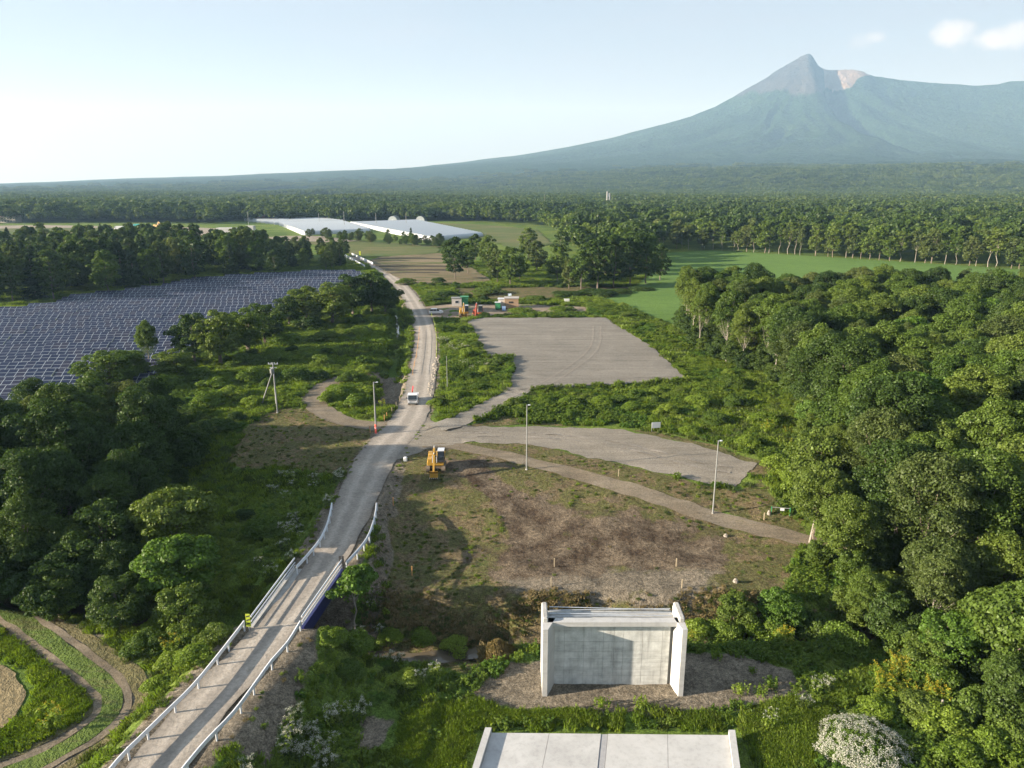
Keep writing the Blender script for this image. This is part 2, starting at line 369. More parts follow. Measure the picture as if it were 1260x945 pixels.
# cover masks (what lies on the ground, not how it is lit)
CLEAR = [G(*p, -1) for p in [(478, 566), (545, 552), (600, 556), (700, 574), (870, 622), (1000, 650), (968, 700), (950, 742), (840, 752), (640, 752), (590, 800), (470, 770), (458, 700), (462, 620)]]
VERGE = [G(*p) for p in [(575, 546), (650, 545), (720, 562), (860, 592), (905, 598), (935, 590), (1000, 640), (960, 632), (760, 590), (640, 562)]]
VERGE2 = [G(*p) for p in [(565, 528), (620, 512), (700, 522), (800, 530), (870, 545), (950, 572), (940, 590), (850, 546), (760, 526), (640, 522)]]
LCLEAR = [G(*p, -.3) for p in [(345, 502), (395, 508), (470, 535), (455, 560), (440, 580), (380, 575), (300, 572), (272, 562), (300, 530)]]
LTRACK = spline([G(*p) for p in [(480, 526), (440, 521), (405, 510), (385, 494), (395, 478), (425, 466), (470, 458)]], 1)
SOIL1 = [G(*p, -.8) for p in [(548, 574), (590, 570), (618, 590), (700, 622), (800, 632), (880, 645), (930, 672), (900, 690), (840, 694), (760, 690), (690, 690), (600, 692), (594, 680), (625, 640), (600, 605)]]
GRAV1 = [G(*p, -1.8) for p in [(610, 700), (700, 690), (860, 690), (905, 700), (880, 738), (700, 742), (625, 735)]]
PAD = [G(*p, -3.5) for p in [(578, 850), (625, 825), (665, 815), (700, 800), (900, 806), (975, 826), (985, 850), (940, 872), (850, 880), (720, 882), (640, 880), (590, 868)]]
BANK = [G(*p, -1.5) for p in [(385, 790), (345, 830), (300, 880), (250, 945), (330, 945), (345, 900), (380, 850), (400, 800)]]
GRAV2 = [G(*p, -3.5) for p in [(440, 880), (490, 878), (485, 925), (435, 930)]]
EXD = [G(*p) for p in [(462, 575), (490, 562), (498, 580), (478, 640), (495, 700), (490, 760), (440, 745), (455, 690), (465, 630)]]
def soft(poly, w): return ss(w, -w, sdf(X, Y, poly))
near = (Y > 20) & (Y < 340) & (np.abs(X) < 200)
wob = 3.0*(fbm(X*.25, Y*.25, 31)-.5)+1.5*(fbm(X*.9, Y*.9, 37)-.5)
def softn(poly, w, k=1.0):
    out = np.zeros_like(X); m = near
    out[m] = ss(w, -w, sdf(X[m], Y[m], poly)+k*wob[m]); return out
TANV = [G(*p) for p in [(548, 354), (700, 352), (862, 353), (850, 363), (720, 368), (600, 372), (556, 366)]]
stub = np.maximum.reduce([softn(TANV, 5, 2)*.9, softn(CLEAR, 1.2), softn(VERGE, .8, .3), softn(VERGE2, .8, .3), softn(LCLEAR, .8, .5)])
EXT = [G(*p, -.3) for p in [(545, 573), (585, 568), (610, 588), (700, 625), (640, 660), (600, 610)]]
soil = np.maximum.reduce([.85*softn(SOIL1, 5.0, 3.2), softn(EXT, 1.2, .5)*1.1, .45*softn(EXD, 1.0)*ss(-.1, .3, -HT(X, Y)), .25*softn(CLEAR, 3)])
grav = np.maximum.reduce([.8*softn(GRAV1, 4.0, 2), softn(PAD, 1.0, .6), softn(BANK, .7, .3)*.9, softn(GRAV2, .8)*.9])
GB0 = [G(*p, -2.6) for p in [(-60, 718), (0, 752), (60, 790), (110, 825), (137, 852), (134, 880), (100, 908), (50, 935), (0, 955)]]; grav = np.maximum(grav, .62*ss(3.6, 2.2, dpoly(X, Y, GB0)+.6*wob))
rd = dpoly(X, Y, ROAD); grav = np.maximum(grav, .3*softn(LCLEAR, 1.5, 1)); grav = np.maximum(grav, .8*ss(4.2, 3.0, rd)*near); grav = np.maximum(grav, .95*softn(EXD, 1.0, .5)*ss(6.8, 5.0, rd))
dd = dpoly(X, Y, DITCH); grav = np.maximum(grav, .85*ss(3.4, 2.4, dd)*(Y < 140))
zm = ss(-.3, -.9, sdf(X, Y, LOT))+ss(-.3, -.9, sdf(X, Y, APRON))+ss(-.3, -.9, sdf(X, Y, RAMP))+ss(2.3, 1.6, rd)
Z = Z-.16*np.clip(zm, 0, 1)
gm = bpy.data.materials.new('ground_cover'); gm.use_nodes = True; t = gm.node_tree; bs = t.nodes['Principled BSDF']
ge = N(t, 'ShaderNodeNewGeometry'); P = ge.outputs['Position']
at = N(t, 'ShaderNodeAttribute', attribute_name='cover'); sp = N(t, 'ShaderNodeSeparateColor'); L(t, at.outputs['Color'], sp.inputs[0])
nA = N(t, 'ShaderNodeTexNoise', i_Scale=.35, i_Detail=6.0, i_Roughness=.7); L(t, P, nA.inputs['Vector'])
nB = N(t, 'ShaderNodeTexNoise', i_Scale=2.6, i_Detail=5.0, i_Roughness=.75); L(t, P, nB.inputs['Vector'])
nD = N(t, 'ShaderNodeTexNoise', i_Scale=9.0, i_Detail=3.0, i_Roughness=.8); L(t, P, nD.inputs['Vector'])
nC = N(t, 'ShaderNodeTexNoise', i_Scale=.05, i_Detail=4.0); L(t, P, nC.inputs['Vector'])
lush = mixc(t, ramp(t, nC.outputs['Fac'], [(.4, g3(0)), (.62, g3(1))]), (.07, .12, .02), (.12, .165, .03))
stubc = ramp(t, nA.outputs['Fac'], [(.3, (.055, .075, .02)), (.40, (.10, .09, .042)), (.48, (.085, .09, .03)), (.56, (.135, .105, .06)), (.66, (.10, .085, .045)), (.76, (.07, .10, .02))])
gravc = mixc(t, ramp(t, nA.outputs['Fac'], [(.4, g3(0)), (.6, g3(1))]), (.115, .10, .075), (.185, .16, .12))
soilc = mixc(t, ramp(t, nA.outputs['Fac'], [(.40, g3(0)), (.6, g3(1))]), (.055, .040, .027), (.14, .112, .078))
def sharp(v, n, w=.9):
    return ramp(t, mth(t, 'ADD', v, mth(t, 'MULTIPLY', mth(t, 'SUBTRACT', n, .5), w)), [(.42, g3(0)), (.6, g3(1))])
c = mixc(t, sharp(sp.outputs[2], nB.outputs['Fac']), lush, stubc)
c = mixc(t, sharp(sp.outputs[1], nA.outputs['Fac']), c, gravc)
c = mixc(t, sharp(sp.outputs[0], nA.outputs['Fac'], 1.3), c, soilc)
c = mixc(t, 1.0, c, ramp(t, nB.outputs['Fac'], [(.3, g3(.42)), (.5, g3(.95)), (.7, g3(1.55))]), 'MULTIPLY')
c = mixc(t, 1.0, c, ramp(t, nD.outputs['Fac'], [(.36, g3(.55)), (.5, g3(1)), (.64, g3(1.5))]), 'MULTIPLY')
L(t, c, bs.inputs['Base Color']); bs.inputs['Roughness'].default_value = 1; bs.inputs['Specular IOR Level'].default_value = .1
bp = N(t, 'ShaderNodeBump', i_Strength=1.0, i_Distance=.22); L(t, nB.outputs['Fac'], bp.inputs['Height']); L(t, bp.outputs[0], bs.inputs['Normal'])
me = gridmesh('ground', xs, ys, Z, [gm])
ca = me.color_attributes.new('cover', 'FLOAT_COLOR', 'POINT')
cc = np.stack([soil.ravel(), grav.ravel(), stub.ravel(), np.ones(soil.size)], 1).astype(np.float32)
ca.data.foreach_set('color', cc.ravel())
tag(obj('ground', me), kind='structure')
print('ground', time.time()-T0)

def zone(name, poly, m, off=.05, jag=.35, step=.8, inner=2.0, flat=None, label=None, js=.5):
    pts = []
    n = len(poly)
    for i in range(n):
        a = np.array(poly[i][:2]); b = np.array(poly[(i+1) % n][:2]); k = max(1, int(np.linalg.norm(b-a)/step))
        for q in range(k): pts.append(a+(b-a)*q/k)
    pts = np.array(pts); cx = pts.mean(0)
    pts = pts+jag*3*np.stack([fbm(pts[:, 0]*js, pts[:, 1]*js, 51, 5)-.5, fbm(pts[:, 0]*js, pts[:, 1]*js, 77, 5)-.5], 1)
    nb = len(pts)
    lo = pts.min(0); hi = pts.max(0)
    gx, gy = np.meshgrid(np.arange(lo[0], hi[0], inner), np.arange(lo[1], hi[1], inner))
    gx = gx.ravel()+.01; gy = gy.ravel()+.013
    s_ = sdf(gx, gy, pts.tolist()); k = s_ < -inner*.35
    allp = [Vector(p) for p in pts]+[Vector(p) for p in zip(gx[k], gy[k])]
    vs, es, fs, *_ = geometry.delaunay_2d_cdt(allp, [(i, (i+1) % nb) for i in range(nb)], [], 1, 1e-4)
    V = np.array([(v.x, v.y) for v in vs]); z = (HT(V[:, 0], V[:, 1]) if flat is None else np.full(len(V), flat))+off
    me = npmesh(name, np.column_stack([V, z]), np.array([list(f) for f in fs if len(f) == 3]), [m], True)
    # make normals face up
    o = obj(name, me)
    if me.polygons[0].normal.z < 0: me.flip_normals()
    return tag(o, label, kind='structure')
def ribbon(name, pts, hw, m, off=.06, jag=.12, n=9, flat=None, label=None, kind='structure'):
    P = np.array(pts); T = np.gradient(P, axis=0); T /= np.linalg.norm(T, axis=1)[:, None]; Nn = np.stack([T[:, 1], -T[:, 0]], 1)
    hw = np.full(len(P), hw) if np.isscalar(hw) else np.array(hw)
    V = []; A = []
    for j in range(n):
        u = -1+2*j/(n-1)
        w = hw*u+(jag*2*(vn(P[:, 0]*.7+j, P[:, 1]*.7, 13+j)-.5) if j in (0, n-1) else 0)
        q = P+Nn*w[:, None] if not np.isscalar(w) else P+Nn*w
        V.append(np.column_stack([q, (HT(q[:, 0], q[:, 1]) if flat is None else np.full(len(q), flat))+off])); A.append(np.full(len(q), u))
    V = np.concatenate(V); A = np.concatenate(A); k = len(P)
    I, J = np.meshgrid(np.arange(k-1), np.arange(n-1)); a = (J*k+I).ravel()
    me = npmesh(name, V, np.stack([a, a+1, a+k+1, a+k], 1), [m], True)
    at = me.attributes.new('across', 'FLOAT', 'POINT'); at.data.foreach_set('value', A.astype(np.float32))
    o = obj(name, me)
    if me.polygons[0].normal.z < 0: me.flip_normals()
    if kind == 'structure': tag(o, label, kind='structure')
    return o
RP = np.array(ROADS)
rhw = np.interp(RP[:, 1], [30, 48, 52, 62, 66, 75, 95, 120, 200, 380], [1.95, 1.9, 1.8, 1.8, 2.0, 2.3, 2.9, 2.6, 2.6, 2.4])
ribbon('gravel_road', ROADS, rhw, ROADM, .075, .18, 11, flat=0.0)
zone('gravel_apron', APRON, APM, .05, .45, .35, 2.0)
zone('gravel_lot', LOT, LOTM, .05, .5, .4, 2.5)
zone('gravel_ramp', RAMP, LOTM, .06, .15, .6, .9)
ribbon('side_track', spline([G(*p) for p in [(520, 550), (560, 550), (600, 557), (650, 568), (760, 594), (870, 620), (940, 634), (1000, 648), (1040, 660)]], 1), 1.35, TRKM, .055, .2)
ribbon('left_track', LTRACK, [1.9]*len(LTRACK), TRKM, .055, .3)
YARD = [G(*p) for p in [(519, 378), (560, 374), (640, 375), (720, 378), (726, 386), (650, 387), (600, 391), (560, 394), (530, 392), (521, 388)]]
zone('yard_ground', YARD, YARDM, .05, .8, 1.5, 3.0)
CROP = fieldmat('crop_leaves', (.085, .155, .034), (.105, .18, .042), .5, 1.5, .2, (.065, .125, .03))
FIELD = [G(*p) for p in [(742, 369), (775, 358), (800, 335), (816, 312), (880, 309), (1000, 316), (1225, 330), (1330, 338), (1330, 352), (1000, 380), (870, 415), (838, 408)]]
zone('crop_field', FIELD, CROP, .09, 1.0, 2.0, 7.0, flat=0.25)
TILL = fieldmat('tilled_soil', (.15, .125, .075), (.19, .155, .095), .8, .8, 0.0, (.07, .085, .03))
TFIELD = [G(*p) for p in [(452, 322), (470, 316), (545, 312), (560, 318), (605, 346), (560, 352), (510, 351), (492, 344)]]
zone('tilled_field', TFIELD, TILL, .09, 1.2, 3.0, 7.0, flat=.2)
DSO = fieldmat('dark_furrow', (.045, .042, .03), (.07, .06, .04), .5, .8); GSO = fieldmat('green_furrow', (.07, .10, .03), (.09, .12, .035), .5, .8)
for k_, (xa_, xb_, yy_, w_) in enumerate([(458, 548, 319.5, 2.2), (470, 556, 325, 1.6), (466, 560, 329, 2.4), (474, 566, 333.5, 3.0), (480, 540, 337, 1.6)]):
    ribbon('field_furrow', spline([G(xa_, yy_), G((xa_+xb_)/2, yy_-.7), G(xb_, yy_-.3)], 3), w_, DSO if k_ != 1 else GSO, .16, .8, 5, flat=.2)
GRASSF = fieldmat('meadow_grass', (.075, .11, .03), (.13, .125, .055), .6, .5, 0.0, (.06, .095, .025))
BAREF = gravelmat('bare_yard', (.27, .24, .19), (.21, .18, .14))
zone('far_meadow', [G(*p) for p in [(325, 292), (380, 290), (470, 299), (540, 303), (540, 312), (440, 318), (400, 303)]], GRASSF, .1, 2, 4, 12, flat=.2)
zone('far_meadow', [G(*p) for p in [(-60, 284), (0, 281), (100, 279), (160, 281), (150, 292), (60, 300), (-60, 305)]], GRASSF, .1, 2, 5, 14, flat=.2)
zone('dirt_yard', [G(*p) for p in [(138, 283), (175, 279), (255, 281), (300, 284), (290, 290), (200, 291), (145, 288)]], BAREF, .13, 2, 5, 14, flat=.25)
zone('dirt_yard', [G(*p) for p in [(-40, 278.5), (60, 277.5), (130, 279), (128, 281), (40, 281), (-40, 283)]], BAREF, .13, 2, 5, 14, flat=.25)
zone('dirt_strip', [G(*p) for p in [(328, 293), (350, 291), (400, 291.5), (440, 297), (420, 299), (345, 297)]], BAREF, .15, 1, 4, 10, flat=.3)
zone('far_meadow', [G(*p) for p in [(535, 275), (600, 277), (660, 283), (680, 300), (640, 310), (600, 296)]], GRASSF, .1, 2, 5, 14, flat=.2)
# field and farm track in the lower left
STRAW = fieldmat('straw_stubble', (.15, .125, .07), (.20, .165, .095), .4, 3)
GBR = fieldmat('mown_grass', (.065, .105, .022), (.09, .125, .03), .5, 3, 0.0, (.11, .095, .05))
zl = -2.6
zone('stubble_field', [G(*p, zl) for p in [(-40, 812), (0, 818), (22, 828), (32, 852), (20, 880), (-6, 902), (-60, 920)]], STRAW, .07, .3, .5, 1.2)
gb = spline([G(*p, zl) for p in [(-60, 718), (0, 752), (60, 790), (110, 825), (137, 852), (134, 880), (100, 908), (50, 935), (0, 955)]], .6)
ribbon('grass_strip', gb, .72, GBR, .07, .15)
def offs(pts, d):
    P = np.array(pts); T = np.gradient(P, axis=0); T /= np.linalg.norm(T, axis=1)[:, None]
    return [tuple(q) for q in P+np.stack([T[:, 1], -T[:, 0]], 1)*d]
ribbon('wheel_track', offs(gb, 1.0), .3, TRKM, .06, .12, 5)
ribbon('wheel_track', offs(gb, -1.0), .3, TRKM, .06, .12, 5)
ribbon('track_verge', offs(gb, -1.95), .55, fieldmat('dry_verge', (.12, .10, .06), (.10, .10, .04), .5, 3), .05, .2, 5)
ribbon('track_verge', offs(gb, 1.8), .4, fieldmat('dry_verge', (.12, .10, .06), (.10, .10, .04), .5, 3), .05, .2, 5)
# wheel marks worn into the lots
WMK = gravelmat('worn_wheel_gravel', (.19, .175, .148), (.225, .205, .175), dark=(.15, .137, .112)); WMD = gravelmat('dark_wheel_gravel', (.12, .108, .088), (.15, .135, .11), dark=(.09, .08, .06))
for k_, (pl_, m_) in enumerate([([(600, 508), (640, 488), (690, 462), (730, 430), (735, 402)], WMK), ([(560, 536), (650, 535), (750, 545), (850, 570), (900, 578)], WMK)]):
    sp_ = spline([G(*p, .6 if k_ < 1 else 0) for p in pl_], .7)
    for d_ in (-.9, .9): ribbon('wheel_mark', offs(sp_, d_), .24, m_, .07+.006*k_, .14, 3)
# water
WTR = bpy.data.materials.new('water'); WTR.use_nodes = True; b = WTR.node_tree.nodes['Principled BSDF']
b.inputs['Base Color'].default_value = (.10, .085, .06, 1); b.inputs['Roughness'].default_value = .12
nn = N(WTR.node_tree, 'ShaderNodeTexNoise', i_Scale=4.0, i_Detail=4.0); bb = N(WTR.node_tree, 'ShaderNodeBump', i_Strength=.15, i_Distance=.05)
L(WTR.node_tree, nn.outputs['Fac'], bb.inputs['Height']); L(WTR.node_tree, bb.outputs[0], b.inputs['Normal'])
def water(name, line, hw, dz):
    P = spline(line, 1.0); o = ribbon(name, P, hw, WTR, 0, .25, 3); me = o.data
    V = np.zeros(len(me.vertices)*3, np.float32); me.vertices.foreach_get('co', V); V = V.reshape(-1, 3); k = len(P)
    c = HT(np.array(P)[:, 0], np.array(P)[:, 1]); c = np.convolve(np.pad(c, 4, mode='edge'), np.ones(9)/9, 'valid')
    V[:, 2] = np.tile(c+dz, 3); me.vertices.foreach_set('co', V.ravel()); me.update()
water('stream_water', STREAM, .9, .15)
water('ditch_water', DITCH[1:4], .45, .1)
print('zones', time.time()-T0)

# ------------------------------------------------------------------ the mountain and the wooded plain rising to it
MY = 6500.0
def sil(px, py):
    x = (px-630)/F; y = -(py-472.5)/F; dy = math.cos(PITCH)+y*math.sin(PITCH)
    return (x/dy*MY, ZT(py, MY))
SL = [sil(*p) for p in [(-500, 229), (-200, 229), (0, 227), (60, 226), (130, 222), (200, 219), (300, 216.5), (400, 212), (480, 208), (560, 200), (640, 190), (700, 180), (760, 167), (820, 152), (850, 143), (880, 131), (905, 117), (930, 103), (950, 91), (968, 79), (985, 69), (994, 66), (998, 67), (1003, 74), (1009, 80), (1017, 84), (1030, 85), (1052, 83.5), (1062, 86), (1075, 92), (1110, 97), (1160, 102), (1200, 104), (1228, 102), (1243, 98.5), (1262, 98), (1330, 106), (1500, 135), (1800, 180), (2400, 215), (4000, 228)]]
SX = np.array([p[0] for p in SL]); SZ = np.array([max(0, p[1]-4) for p in SL]); X0, Z0 = sil(994, 66)
rl = (X0-SX)[SX <= X0][::-1]; zl_ = SZ[SX <= X0][::-1]
def MH(X, Y):
    u = X-X0; v = (Y-MY)*np.where(Y < MY, 1.35, 1.2)
    th = np.arctan2(v, u)
    wv = fbm(X/900, Y/900, 201, 4)-.5
    r = np.hypot(np.minimum(u, 0), v)*(1+.10*wv*ss(200, 1500, np.abs(v)))
    fl = np.interp(r, rl, zl_)
    gR = np.interp(X, SX, SZ)/Z0
    hR = np.interp(np.abs(v), rl, zl_)*gR
    # saddle behind the peak's right: the old rim stands a little forward
    H = np.where(u <= 0, fl, hR)
    # gullies run down the slope
    slope = ss(60, 420, H)
    ang = np.arctan2(v, np.where(u > 0, u*.35, u))
    rr = np.hypot(u, v)
    gl = fbm(ang*9+3*wv, rr/2600, 301, 4); gl2 = fbm(ang*26+5*wv, rr/1600, 340, 3)
    H = H-slope*(100*np.abs(gl-.5)*2*ss(120, 900, rr)+55*gl2*ss(60, 500, rr))*ss(0, 260, np.abs(v))
    # the ravine just right of the summit
    ca_, sa_ = math.cos(-.10), math.sin(-.10)
    uu = u-95+.06*(Y-MY)+60*(fbm(Y/240, Y*0, 411, 3)-.5); rav = np.exp(-(uu/75)**2)*ss(-1500, -900, Y-MY)*ss(-20, -140, Y-MY)
    H = H-230*rav
    # craggy summit
    H = H+34*(fbm(X/90, Y/90, 401, 5)-.5)*ss(520, 900, H)*ss(900, 500, np.hypot(u, Y-MY))+9*np.exp(-((u-22)/26)**2-((Y-MY)/60)**2)
    H = H+14*(fbm(X/260, Y/260, 431, 4)-.5)*ss(30, 120, H)
    # low wooded swells on the plain
    H = H+(24*(fbm(X/1500+7, Y/900, 55, 3)-.5)+60*ss(600, 2200, X)*np.clip(fbm(X/900+3, Y/420, 57, 3)-.42, 0, 1))*ss(1600, 4200, Y)*ss(400, 60, H)
    return H*ss(1400, np.interp(X, [-2600, -200, 900], [6600, 5200, 2600]), Y)
mx = np.concatenate([np.arange(-9000, -3000, 120), np.arange(-3000, 900, 60), np.arange(900, 4600, 22), np.arange(4600, 11001, 100)])
my = np.concatenate([np.arange(1490, 4600, 70), np.arange(4600, 6900, 24), np.arange(6900, 12000, 220)])
MX, MYY = np.meshgrid(mx, my); MZ = MH(MX, MYY)
mm = bpy.data.materials.new('mountain_slopes'); mm.use_nodes = True; t = mm.node_tree; bs = t.nodes['Principled BSDF']
ge = N(t, 'ShaderNodeNewGeometry'); P = ge.outputs['Position']
n1 = N(t, 'ShaderNodeTexNoise', i_Scale=.0028, i_Detail=8.0, i_Roughness=.62); L(t, P, n1.inputs['Vector'])
n2 = N(t, 'ShaderNodeTexNoise', i_Scale=.06, i_Detail=5.0, i_Roughness=.75); L(t, P, n2.inputs['Vector'])
n3 = N(t, 'ShaderNodeTexNoise', i_Scale=.0012, i_Detail=5.0, i_Roughness=.6); L(t, P, n3.inputs['Vector'])
wood = ramp(t, n1.outputs['Fac'], [(.32, (.017, .037, .018)), (.5, (.022, .045, .020)), (.68, (.030, .053, .023))])
wood = mixc(t, 1.0, wood, ramp(t, n2.outputs['Fac'], [(.36, g3(.25)), (.5, g3(.95)), (.64, g3(1.8))]), 'MULTIPLY')
at = N(t, 'ShaderNodeAttribute', attribute_name='bare'); sp = N(t, 'ShaderNodeSeparateColor'); L(t, at.outputs['Color'], sp.inputs[0])
nsz = mth(t, 'MULTIPLY', mth(t, 'SUBTRACT', n1.outputs['Fac'], .5), 1.7)
rockc = ramp(t, n3.outputs['Fac'], [(.35, (.045, .047, .052)), (.6, (.09, .083, .08))])
rockc = mixc(t, 1.0, rockc, ramp(t, n2.outputs['Fac'], [(.3, g3(.75)), (.7, g3(1.2))]), 'MULTIPLY')
c = mixc(t, ramp(t, mth(t, 'ADD', sp.outputs[0], nsz), [(.4, g3(0)), (.62, g3(1))]), wood, rockc)
c = mixc(t, ramp(t, mth(t, 'ADD', sp.outputs[1], mth(t, 'MULTIPLY', nsz, .6)), [(.4, g3(0)), (.6, g3(1))]), c, mixc(t, n2.outputs['Fac'], (.19, .145, .115), (.28, .22, .185)))
c = mixc(t, ramp(t, mth(t, 'ADD', sp.outputs[2], mth(t, 'MULTIPLY', nsz, .6)), [(.4, g3(0)), (.6, g3(1))]), c, (.5, .45, .38))
L(t, c, bs.inputs['Base Color']); bs.inputs['Roughness'].default_value = 1; bs.inputs['Specular IOR Level'].default_value = 0
n6 = N(t, 'ShaderNodeTexNoise', i_Scale=.011, i_Detail=7.0, i_Roughness=.7); L(t, P, n6.inputs['Vector'])
hs_ = mth(t, 'ADD', n2.outputs['Fac'], mth(t, 'MULTIPLY', n6.outputs['Fac'], 5.0))
bp = N(t, 'ShaderNodeBump', i_Strength=1.0, i_Distance=14.0); L(t, hs_, bp.inputs['Height']); L(t, bp.outputs[0], bs.inputs['Normal'])
me = gridmesh('mountain', mx, my, MZ, [mm])
u = MX-X0
nb_ = 260*(fbm(MX/170, MYY/420, 611, 5)-.5); bare = ss(-1050, -300, u+nb_)*ss(260, 60, u+nb_*.3)*ss(600, 800, MZ+.12*u+nb_)*.95            # rock cone
pink = ss(90, 150, u+.06*(MYY-MY)+.15*nb_)*ss(900, 620, u+nb_*.6)*ss(0, 70, MZ-690-.40*(u-100)+nb_*.55)    # pumice right of the ravine
qx, qz = sil(738, 205); dq = np.hypot((MX-(qx*.55))/170, (MYY-3600)/110)
quarry = ss(1.2, .6, dq)
ca = me.color_attributes.new('bare', 'FLOAT_COLOR', 'POINT')
ca.data.foreach_set('color', np.stack([bare.ravel(), pink.ravel(), quarry.ravel()*0, np.ones(bare.size)], 1).astype(np.float32).ravel())
tag(obj('mountain', me), kind='structure')
print('mountain', MZ.max(), time.time()-T0)
# ------------------------------------------------------------------ foliage meshes
def unit(v): return v/(np.linalg.norm(v, axis=-1, keepdims=True)+1e-9)
def leaves(C, Nr, size, rg, asp=1.0, fold=.25):
    n = len(C); r = unit(rg.normal(size=(n, 3))); Nr = unit(Nr)
    A = unit(np.cross(Nr, r)); B = np.cross(Nr, A); s = size*(.6+.8*rg.random((n, 1)))
    a = A*s*asp; b = B*s*.72; q = Nr*s*fold
    V = np.stack([C-a, C-b*.9+q*.6, C+a, C+b*.9+q*.6], 1).reshape(-1, 3)
    return V, np.arange(4*n).reshape(-1, 4)
def joinvf(parts):
    V = []; Fs = []; M = []; b = 0
    for v, f, m in parts: V.append(v); Fs.append(f+b); M.append(np.full(len(f), m)); b += len(v)
    return np.concatenate(V), np.concatenate(Fs), np.concatenate(M)
def lobes(rg, n, R, zc, hz_, flat=.8, rl=(.22, .38), top=.3):
    d = unit(rg.normal(size=(n, 3))); d[:, 2] = np.where(d[:, 2] < -top, -d[:, 2], d[:, 2])
    rad = .5+.5*rg.random(n)**.5; bd = unit(rg.normal(size=(6, 3))); bd[:, 2] = np.abs(bd[:, 2])*.6; bw = rg.uniform(-.35, .42, 6)
    rad = rad*(1+(bw[None, :]*np.clip(d@bd.T, 0, 1)**4).sum(1))
    c = d*rad[:, None]*np.array([R*.8, R*.8, hz_*.8]); c[:, 2] += zc
    return c, R*rg.uniform(rl[0], rl[1], n)
def crown(rg, n, nl, R, zc, hz_, ls, flat=.75, top=.3, inner=.12, rl=(.22, .38)):
    c, r = lobes(rg, nl, R, zc, hz_, top=top, rl=rl)
    w = r**2; k = rg.choice(nl, n, p=w/w.sum())
    d = unit(rg.normal(size=(n, 3))); d[:, 2] = np.abs(d[:, 2])*.9+d[:, 2]*.1-.12*rg.random(n)
    d = unit(d)
    rr = r[k]*(1-.35*rg.random(n)**2); P_ = c[k]+d*rr[:, None]*np.array([1, 1, flat])
    ni = int(n*inner); P_[:ni] = np.array([0, 0, zc])+unit(rg.normal(size=(ni, 3)))*rg.random((ni, 1))**.5*np.array([R*.8, R*.8, hz_*.75])
    nr = d*.7+np.array([0, 0, .45])+.55*rg.normal(size=(n, 3))
    return leaves(P_, nr, ls, rg), c
def tubes(segs, n=5):
    mb = MB()
    for p, q, a, b in segs: mb.tube(p, q, a, b, n)
    return mb
def trunkmesh(name, rg, h, zc, R, hz_, r0, targets, m, lean=.03, stems=1):
    segs = []
    for s in range(stems):
        ox, oy = (0, 0) if stems == 1 else rg.uniform(-.25, .25, 2)
        tip = np.array([ox*3+rg.normal()*lean*h, oy*3+rg.normal()*lean*h, zc+hz_*.5]); prev = np.array([ox, oy, -.4]); K = 5
        pts = [prev]
        for i in range(1, K+1):
            f = i/K; p = np.array([ox, oy, -.4])*(1-f)+tip*f+np.array([*rg.normal(size=2)*.012*h, 0])*(i < K); pts.append(p)
        for i in range(K): segs.append((pts[i], pts[i+1], r0*(1-.8*i/K)**.8, r0*(1-.8*(i+1)/K)**.8))
        for tgt in targets[rg.choice(len(targets), min(len(targets), 9//stems), replace=False)]:
            i = int(np.clip((tgt[2]-hz_*.6)/(pts[-1][2])*K, 2, K-1)); st = pts[i]; mid = st*.45+tgt*.55+np.array([0, 0, -.06*h*rg.random()])
            segs.append((st, mid, r0*.32, r0*.2)); segs.append((mid, tgt, r0*.2, r0*.06))
    return tubes(segs).build(name, m, link=False).data
TREES = {}
def make_broad(key, seed, h, R, z0, n, nl, ls, lm, bark, r0, stems=1, flat=.75, top=.3, rl=(.22, .38), inner=.12):
    rg = np.random.default_rng(seed); zc = (h+z0)/2; hz_ = (h-z0)/2*1.05
    (V, Fs), c = crown(rg, n, nl, R, zc, hz_, ls, flat, top, inner, rl)
    V[:, 2] *= h/np.percentile(V[:, 2], 99.8)
    TREES[key] = (npmesh('crown', V, Fs, [lm]), trunkmesh('trunk', rg, h, zc, R, hz_, r0, c, bark, stems=stems), h, R)
def make_conifer(key, seed, h, R, n, ls, lm=LFC):
    rg = np.random.default_rng(seed); nb = 120
    zb = (rg.random(nb)**1.25)*.9*h+.06*h; zb.sort(); ab = np.arange(nb)*2.4+rg.normal(size=nb)*.3
    lb = R*(1.02-zb/h)**.85*rg.uniform(.75, 1.15, nb)
    k = rg.choice(nb, n, p=lb/lb.sum()); f = rg.random(n)**.6; w = (rg.random(n)-.5)*.55*(1-f*.6)*lb[k]
    dx = np.cos(ab[k]); dy = np.sin(ab[k])
    P_ = np.stack([dx*f*lb[k]-dy*w, dy*f*lb[k]+dx*w, zb[k]-.22*f*lb[k]+.08*rg.normal(size=n)], 1)
    nr = np.stack([dx*.35, dy*.35, np.full(n, .9)], 1)+.4*rg.normal(size=(n, 3))
    V, Fs = leaves(P_, nr, ls, rg, 1.3)
    mb = MB(); mb.tube((0, 0, -.4), (0, 0, h*.6), .02*h, .012*h, 6); mb.tube((0, 0, h*.6), (0, 0, h*.98), .012*h, .003*h, 5)
    TREES[key] = (npmesh('crown', V, Fs, [lm]), mb.build('trunk', BARK, link=False).data, h, R)
for i in range(5): make_broad('oak%d' % i, 100+i, 12, 4.1, 2.0, 32000, 120, .108, [LF, LF, LFO, LF, LFD][i], BARK if i else PALEBARK, .2, top=.55, rl=(.12, .25), flat=.9, inner=.2)
for i in range(2): make_broad('dark%d' % i, 120+i, 13, 4.8, 1.0, 32000, 140, .118, LFD, BARK, .26, top=.8, rl=(.12, .24), flat=.9, inner=.2)
for i in range(3): make_broad('slim%d' % i, 140+i, 14, 2.9, 3.4, 18000, 80, .108, [LF, LFO, LF][i], PALEBARK, .13, rl=(.17, .32), flat=.9)
